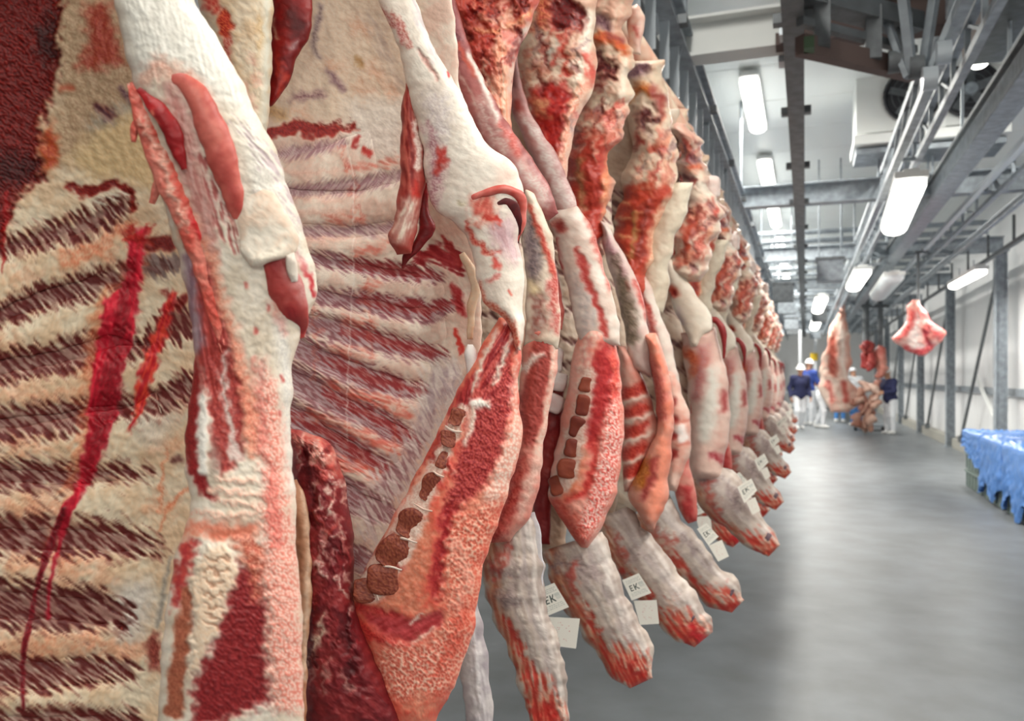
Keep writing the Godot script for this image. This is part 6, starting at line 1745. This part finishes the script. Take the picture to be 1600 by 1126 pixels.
# arms: elbow and wrist of the right then the left arm; legs: knee and ankle; all in metres, the figure looks to +z
func person(at: Vector3, turn: float, label: String, jacket: Material, legs: Material, lean: float, arms: Array, feet: Array, helmet := true, apron: Material = null, tall := 1.0) -> void:
	var t := thing("person", label, "person", at)
	t.rotation.y = turn
	t.scale = Vector3(tall, tall, tall)
	var fwd := Vector3(0, 0, lean)
	var hip := [Vector3(-0.09, 0.92, 0), Vector3(0.09, 0.92, 0)]
	var sh := [Vector3(-0.19, 1.41, 0) + fwd, Vector3(0.19, 1.41, 0) + fwd]
	var chest := Vector3(0, 1.28, 0.0) + fwd * 0.8
	var neck := Vector3(0, 1.49, 0.0) + fwd * 1.1
	var head := Vector3(0, 1.625, 0.03) + fwd * 1.35
	var torso := func(r: float) -> Array: return [[Vector3(0, 0.95, 0), Vector3(0, 1.1, 0) + fwd * 0.3, 0.135 + r, 0.13 + r], [Vector3(0, 1.1, 0) + fwd * 0.3, chest, 0.13 + r, 0.15 + r], [Vector3(-0.08, 0.97, 0), Vector3(0.08, 0.97, 0), 0.11 + r, 0.11 + r], [sh[0], sh[1], 0.07 + r, 0.07 + r], [chest + Vector3(-0.07, 0, 0), chest + Vector3(0.07, 0, 0), 0.11 + r, 0.11 + r]]
	var limbs := func(r: float, hand_end: bool) -> Array:
		var o := []
		for i in 2:
			o.append([sh[i], arms[2 * i], 0.055 + r, 0.044 + r])
			o.append([arms[2 * i], arms[2 * i + 1], 0.043 + r, 0.028 + r if hand_end else 0.034 + r])
		return o
	var leg := func(r: float, low: float) -> Array:
		var o := []
		for i in 2:
			o.append([hip[i], feet[2 * i], 0.088 + r, 0.06 + r])
			o.append([feet[2 * i], feet[2 * i] + (feet[2 * i + 1] - feet[2 * i]) * low, 0.06 + r, 0.042 + r])
		return o
	# the body is one skin from neck to ankles
	put("body", net(torso.call(0.0) + limbs.call(0.0, true) + leg.call(0.0, 1.0) + [[neck - Vector3(0, 0.08, 0), neck + Vector3(0, 0.05, 0), 0.06, 0.055]], 0.03, 0.06), M.skin, t)
	put("jacket", net(torso.call(0.022) + limbs.call(0.016, false), 0.03, 0.05), jacket, t)
	put("trousers", net(leg.call(0.022, 0.92) + [[hip[0], hip[1], 0.11, 0.11]], 0.03, 0.05), legs, t)
	for i in 2:
		var an: Vector3 = feet[2 * i + 1]
		put("boot", net([[an + Vector3(0, 0.08, 0), Vector3(an.x, 0.05 + an.y - 0.08, an.z), 0.055, 0.055], [Vector3(an.x, an.y - 0.03, an.z - 0.02), Vector3(an.x, an.y - 0.04, an.z + 0.15), 0.048, 0.04]], 0.02, 0.04), M.boot, t)
		var wr: Vector3 = arms[2 * i + 1]
		var dirn: Vector3 = (wr - arms[2 * i]).normalized()
		var y := -dirn
		var x := Vector3(1, 0, 0) if i == 1 else Vector3(-1, 0, 0)
		x = (x - y * x.dot(y)).normalized()
		put("hand", hand_mesh, M.skin, t, Transform3D(Basis(x, y, x.cross(y)), wr))
	put("head", head_mesh, M.skin, t, Transform3D(Basis(Vector3.RIGHT, 0.15 + lean), head))
	var hx_ := Transform3D(Basis(Vector3.RIGHT, 0.1 + lean), head)
	for s in [-1, 1]:
		var e := SphereMesh.new()
		e.radius = 0.011
		e.height = 0.022
		e.radial_segments = 8
		e.rings = 4
		put("eye", e, M.black, t, hx_ * Transform3D(Basis(), Vector3(s * 0.031, 0.012, 0.083)))
	if helmet:
		put("helmet", lathe([0.0, 0.155, 0.05, 0.148, 0.085, 0.12, 0.105, 0.08, 0.112, 0.04, 0.135, 0.032, 0.136, 0.026, 0.108, 0.03, 0.1, 0.04], 20), M.helmet, t, hx_ * Transform3D(Basis(), Vector3(0, 0.01, 0.0)))
	else:
		put("cap", lathe([0.0, 0.13, 0.05, 0.125, 0.085, 0.1, 0.1, 0.06, 0.102, 0.02, 0.095, 0.015], 18), M.whites, t, hx_)
	if apron:
		var st := []
		for i in 2:
			st.append([Vector3(-0.13, 1.2 - 0.5 * i, 0.17), Vector3(0.13, 1.2 - 0.5 * i, 0.17), 0.02, 0.02])
		put("apron", net([[Vector3(-0.12, 1.25, 0.15) + fwd * 0.8, Vector3(-0.16, 0.45, 0.13), 0.035, 0.05], [Vector3(0.12, 1.25, 0.15) + fwd * 0.8, Vector3(0.16, 0.45, 0.13), 0.035, 0.05], [Vector3(0, 1.25, 0.16) + fwd * 0.8, Vector3(0, 0.45, 0.15), 0.05, 0.06],
			[Vector3(-0.15, 0.9, 0.02), Vector3(-0.17, 0.45, 0.0), 0.05, 0.06], [Vector3(0.15, 0.9, 0.02), Vector3(0.17, 0.45, 0.0), 0.05, 0.06]], 0.03, 0.08), apron, t)

func build_people() -> void:
	make_people_parts()
	var stand := [Vector3(-0.1, 0.5, 0.02), Vector3(-0.11, 0.1, 0), Vector3(0.1, 0.5, 0.02), Vector3(0.11, 0.1, 0)]
	var step_ := [Vector3(-0.1, 0.51, 0.12), Vector3(-0.12, 0.1, 0.1), Vector3(0.1, 0.5, -0.02), Vector3(0.12, 0.1, -0.2)]
	var work := [Vector3(-0.26, 1.16, 0.1), Vector3(-0.16, 1.12, 0.34), Vector3(0.26, 1.16, 0.1), Vector3(0.16, 1.12, 0.34)]
	var reach := [Vector3(-0.25, 1.25, 0.2), Vector3(-0.14, 1.4, 0.42), Vector3(0.26, 1.2, 0.14), Vector3(0.14, 1.3, 0.4)]
	var down := [Vector3(-0.27, 1.14, -0.02), Vector3(-0.27, 0.9, 0.1), Vector3(0.27, 1.14, -0.02), Vector3(0.27, 0.9, 0.1)]
	var p := at_y(1249, 671, 0.0)
	person(p, 0.35, "worker in a navy jacket and white helmet standing nearest the hanging row", M.navy, M.whites, 0.05, down, step_, true, null, 1.02)
	person(at_y(1262, 665, 0.0), 2.4, "worker in a blue jacket and white helmet just behind the navy jacket worker", M.work_blue, M.whites, 0.02, work, stand, true, null, 1.13)
	person(at_y(1283, 669, 0.0), 1.2, "worker in white with a white cap bending beside the pointed hanging carcass", M.whites, M.whites, 0.2, work, step_, false, null, 0.97)
	person(at_y(1312, 660, 0.0), 2.9, "worker half hidden behind the pointed carcass, blue apron, left of two", M.whites, M.blue, 0.1, reach, stand, false, M.blue, 1.0)
	person(at_y(1338, 666, 0.0), -2.6, "worker half hidden behind the pointed carcass, blue apron, right of two", M.whites, M.blue, 0.1, reach, stand, false, M.blue, 1.0)
	person(at_y(1391, 679, 0.0), -0.9, "worker in a dark navy vest and white trousers at the right of the bone pile", M.navy, M.whites, 0.06, work, stand, true, null, 0.96)

# ---------------------------------------------------------------- meat hanging at the far end
func far_rod(t: Node3D, px: float, py: float, z: float, y1: float) -> void:
	var a := at_z(px, py, z)
	rod("hook_rod", a - Vector3(0, 0.1, 0), Vector3(a.x, y1, a.z), 0.02, M.dark, t)

func build_far_meat() -> void:
	var b := {"phi": 0.0, "d": 23.6, "step": 1.6, "wob": 3.0}
	var t := thing("far_carcass", "pointed pale hanging carcass with an open red belly behind the workers", "beef carcass", at_z(1312, 640, -23.6))
	var f := field("e6cbbb", "d79d8c", 0.05)
	pg(f, "a8483c b5604e", [1294, 528, 1304, 522, 1309, 560, 1306, 590, 1296, 585], {"soft": 3, "jit": 3, "h": -60})
	ln(f, "c4564c", [1318, 600, 3, 1322, 625, 4], {"soft": 3, "jit": 3})
	ln(f, "efe0d4", [1314, 500, 3, 1318, 560, 5, 1320, 590, 4], {"soft": 3, "jit": 3})
	ln(f, "b5504a d98a7c", [1290, 600, 4, 1300, 625, 5], {"soft": 3, "jit": 4})
	sheet(t, "side", [1312, 476, 1302, 500, 1291, 535, 1283, 575, 1282, 605, 1290, 628, 1302, 644], [1319, 476, 1322, 505, 1328, 545, 1328, 580, 1336, 610, 1339, 630, 1326, 644], f, b.merged({"bulge": 0.22, "k": 2.2}))
	far_rod(t, 1315.0, 478.0, -23.6, 3.4)
	var c := thing("meat_piece", "red and white meat piece hanging alone from the right ladder rail", "meat", at_z(1435, 556, -13.3))
	built_in_place[c] = true
	var g := field("dcb4a8", "cf8276", 0.02)
	ln(g, "efe2da e3c4ba", [1434, 492, 5, 1432, 510, 9, 1428, 535, 11, 1438, 545, 6], {"soft": 4, "jit": 5})
	ln(g, "b8393a d25a54", [1400, 528, 6, 1420, 512, 5, 1428, 490, 5], {"soft": 4, "jit": 5, "h": 20})
	ln(g, "c2454a d9706a", [1470, 522, 6, 1455, 508, 6, 1446, 490, 5, 1444, 476, 5], {"soft": 4, "jit": 5, "h": 20})
	ln(g, "b03038 cc5a58", [1412, 545, 5, 1432, 552, 5, 1455, 545, 5], {"soft": 4, "jit": 5})
	ln(g, "a82f38", [1448, 515, 3, 1450, 540, 3], {"soft": 3, "jit": 4, "h": -30})
	sheet(c, "piece", [1429, 468, 1424, 482, 1418, 502, 1402, 520, 1395, 530, 1405, 544, 1418, 552, 1428, 556], [1440, 468, 1447, 482, 1452, 500, 1468, 512, 1474, 522, 1464, 540, 1450, 550, 1440, 556], g, {"phi": 0.0, "d": 13.3, "step": 1.6, "wob": 4.0, "bulge": 0.16, "k": 2.2})
	far_rod(c, 1435.0, 470.0, -13.3, 3.28)
	bar("hook_bar", Vector3(1.5, 3.27, -13.3), Vector3(1.67, 3.27, -13.3), 0.03, 0.04, M.dark, c)
	# trimmed bones and meat piled on a hanging tree of hooks
	var tr := thing("hook_tree", "dark steel tree of hooks carrying red trimmings above the bone pile", "rack", at_z(1366, 590, -23.0))
	built_in_place[tr] = true
	rod("pole", at_z(1353, 560, -23.0), at_z(1353, 393, -23.0), 0.08, M.dark, tr)
	rod("pole", at_z(1376, 545, -23.0), at_z(1376, 393, -23.0), 0.06, M.dark, tr)
	bar("cross_arm", at_z(1346, 478, -23.0), at_z(1390, 478, -23.0), 0.08, 0.08, M.dark, tr)
	for k in 4:
		rod("arm", at_z(1353, 500 + 16 * k, -23.0), at_z(1362, 496 + 16 * k, -23.0), 0.02, M.steel, tr)
	rng.seed = 12
	for i in 12:
		var x := rng.randf_range(1350, 1383)
		var y := rng.randf_range(540, 585) - absf(x - 1368) * 0.2
		var o := thing("meat_trimming", "dark red trimming hanging in a cluster under the hook tree", "meat", at_z(x, y, -23.0), "trimmings under the hook tree")
		built_in_place[o] = true
		var ff := field(["8f3a36", "b8645a", "d3a698", "7a2a2a"][i % 4], ["a84e46", "c98478", "c07a6c", "963c38"][i % 4], 0.03)
		blob(o, "lump", x, y, rng.randf_range(5, 9), rng.randf_range(7, 13), rng.randf_range(-50, 50), ff, {"phi": 0.0, "d": 23.0 - rng.randf_range(0.0, 0.25), "step": 1.6, "wob": 4.0, "bulge": 0.14, "rel": 1.0, "k": 2.4})
	for i in 26:
		var x := rng.randf_range(1336, 1370)
		var y := rng.randf_range(592, 668)
		var o := thing("trimmed_bone", "pale brown trimmed bone heaped between the workers and the dark vest", "bone", at_z(x, y, -23.2), "heap of trimmed bones")
		built_in_place[o] = true
		var ff := field(["b98a78", "c9a594", "a8705e", "9d6a5c"][i % 4], ["cbb0a2", "b58472", "c4a090", "c08a7c"][i % 4], 0.03)
		blob(o, "bone", x, y, rng.randf_range(4, 7), rng.randf_range(8, 13), rng.randf_range(-70, 70), ff, {"phi": 0.0, "d": 23.2 - rng.randf_range(0.0, 0.35), "step": 1.6, "wob": 4.0, "bulge": 0.14, "rel": 1.0, "k": 2.4})
	var pal := thing("bone_trolley", "low steel trolley under the heap of bones", "trolley", at_y(1358, 672, 0.0))
	put("deck", boxm(Vector3(0.9, 0.05, 0.7)), M.steel, pal, Transform3D(Basis(), Vector3(0, 0.14, 0)))
	for sx in [-0.35, 0.35]:
		for sz in [-0.25, 0.25]:
			var w := CylinderMesh.new()
			w.top_radius = 0.055
			w.bottom_radius = 0.055
			w.height = 0.04
			w.radial_segments = 14
			put("wheel", w, M.black, pal, Transform3D(Basis(Vector3.BACK, PI / 2), Vector3(sx, 0.055, sz)))
	# stand with a yellow plate behind the workers
	var sd := thing("work_stand", "white work stand with a yellow plate behind the helmeted workers", "stand", at_y(1262, 652, 0.0))
	var q := at_y(1262, 652, 0.0)
	for px in [1250.0, 1274.0]:
		var w := at_z(px, 600, q.z)
		bar("post", Vector3(w.x - q.x, 0, 0), Vector3(w.x - q.x, 3.2, 0), 0.1, 0.1, M.whites, sd)
	bar("platform", Vector3(-0.9, 0.9, 0), Vector3(0.9, 0.9, 0), 0.7, 0.06, M.steel, sd)
	put("yellow_plate", boxm(Vector3(0.26, 0.26, 0.03)), M.yellow, sd, Transform3D(Basis(), at_z(1272, 557, q.z + 0.07) - q))

# ---------------------------------------------------------------- bins under blue film by the right wall
func cloth(w: float, d: float, top: float, drop: Callable, seed_: float) -> ArrayMesh:
	var pos := PackedVector3Array()
	var idx := PackedInt32Array()
	var col := PackedColorArray()
	var n := 160
	var rows := 26
	var per := 2.0 * (w + d)
	for i in rows + 1:
		for j in n + 1:
			var s := per * (j % n) / n
			var e: Vector2
			var nrm: Vector2
			if s < w:
				e = Vector2(-w / 2 + s, d / 2)
				nrm = Vector2(0, 1)
			elif s < w + d:
				e = Vector2(w / 2, d / 2 - (s - w))
				nrm = Vector2(1, 0)
			elif s < 2 * w + d:
				e = Vector2(w / 2 - (s - w - d), -d / 2)
				nrm = Vector2(0, -1)
			else:
				e = Vector2(-w / 2, -d / 2 + (s - 2 * w - d))
				nrm = Vector2(-1, 0)
			var u := float(i) / rows
			var p: Vector3
			var wr := n_mid.get_noise_2d(s * 260.0 + seed_, u * 130.0) + 0.6 * n_hi.get_noise_2d(s * 120.0 + seed_, u * 40.0)
			if u < 0.4:
				var k := u / 0.4
				p = Vector3(e.x * k, top + 0.02 + 0.035 * wr * k, e.y * k)
			else:
				var k := (u - 0.4) / 0.6
				var dr: float = drop.call(e.x, e.y) * (1.0 + 0.12 * n_mid.get_noise_2d(s * 90.0 + seed_, 4.0))
				var out := 0.014 + 0.03 * wr * (0.3 + k) + 0.012 * k
				p = Vector3(e.x + nrm.x * maxf(out, 0.006), maxf(top + 0.02 - dr * k, 0.01), e.y + nrm.y * maxf(out, 0.006))
			pos.append(p)
			col.append(Color.WHITE)
	for i in rows:
		for j in n:
			var a := i * (n + 1) + j
			idx.append_array([a, a + n + 1, a + 1, a + 1, a + n + 1, a + n + 2])
	return flesh_mesh(pos, col, idx)

func build_bins() -> void:
	M.film = mat("5f93dc", 0.24)
	M.film.albedo_texture = null
	M.film.metallic_specular = 0.6
	M.film.cull_mode = BaseMaterial3D.CULL_DISABLED
	M.film.backlight_enabled = true
	M.film.backlight = Color(0.12, 0.2, 0.4)
	M.crate = mat("7d8c86", 0.6)
	var names := ["far blue covered crate stack by the right wall, film hanging short over grey crates", "middle crate stack by the right wall with blue film hanging to the floor", "nearest crate stack by the right wall, blue film cut by the frame"]
	for i in 3:
		var z := -12.05 + 1.2 * i
		var x := 2.37
		for k in 3:
			var t := thing("crate", "grey green plastic crate under blue film, %s layer of the %s stack" % [["bottom", "middle", "top"][k], ["far", "middle", "nearest"][i]], "crate", Vector3(x, 0.01 + 0.235 * k, z), "crates under blue film")
			for s in [-1, 1]:
				put("side", boxm(Vector3(0.03, 0.22, 1.0)), M.crate, t, Transform3D(Basis(), Vector3(s * 0.32, 0.11, 0)))
				put("end", boxm(Vector3(0.61, 0.22, 0.03)), M.crate, t, Transform3D(Basis(), Vector3(0, 0.11, s * 0.485)))
			put("base", boxm(Vector3(0.61, 0.02, 0.94)), M.crate, t, Transform3D(Basis(), Vector3(0, 0.01, 0)))
			for s in 5:
				put("rib", boxm(Vector3(0.015, 0.18, 0.03)), M.crate, t, Transform3D(Basis(), Vector3(-0.342, 0.11, -0.4 + 0.2 * s)))
			put("rim", boxm(Vector3(0.02, 0.025, 1.02)), M.crate, t, Transform3D(Basis(), Vector3(-0.343, 0.205, 0)))
		var c := thing("plastic_film", names[i].replace("crate stack", "blue film").replace("blue covered ", "") if i != 0 else "blue plastic film draped short over the far crate stack by the right wall", "plastic film", Vector3(x, 0, z), "")
		if i == 1:
			tag(c, "blue plastic film hanging to the floor over the middle crate stack", "plastic film")
		elif i == 2:
			tag(c, "blue plastic film over the nearest crate stack, cut by the frame", "plastic film")
		var short := i == 0
		put("sheet", cloth(0.72, 1.06, 0.735, func(a: float, b: float) -> float: return (0.22 + 0.25 * clampf(b + 0.3, 0.0, 1.0)) if short else 0.62 + 0.1 * sin(b * 9.0), 100.0 * i), M.film, c)

func _ready() -> void:
	camera_and_light()
	make_materials()
	build_lamps()
	build_room()
	build_frames()
	build_overhead()
	build_cooler()
	make_tag_print()
	build_side_a()
	build_side_b()
	build_row()
	build_people()
	build_far_meat()
	build_bins()
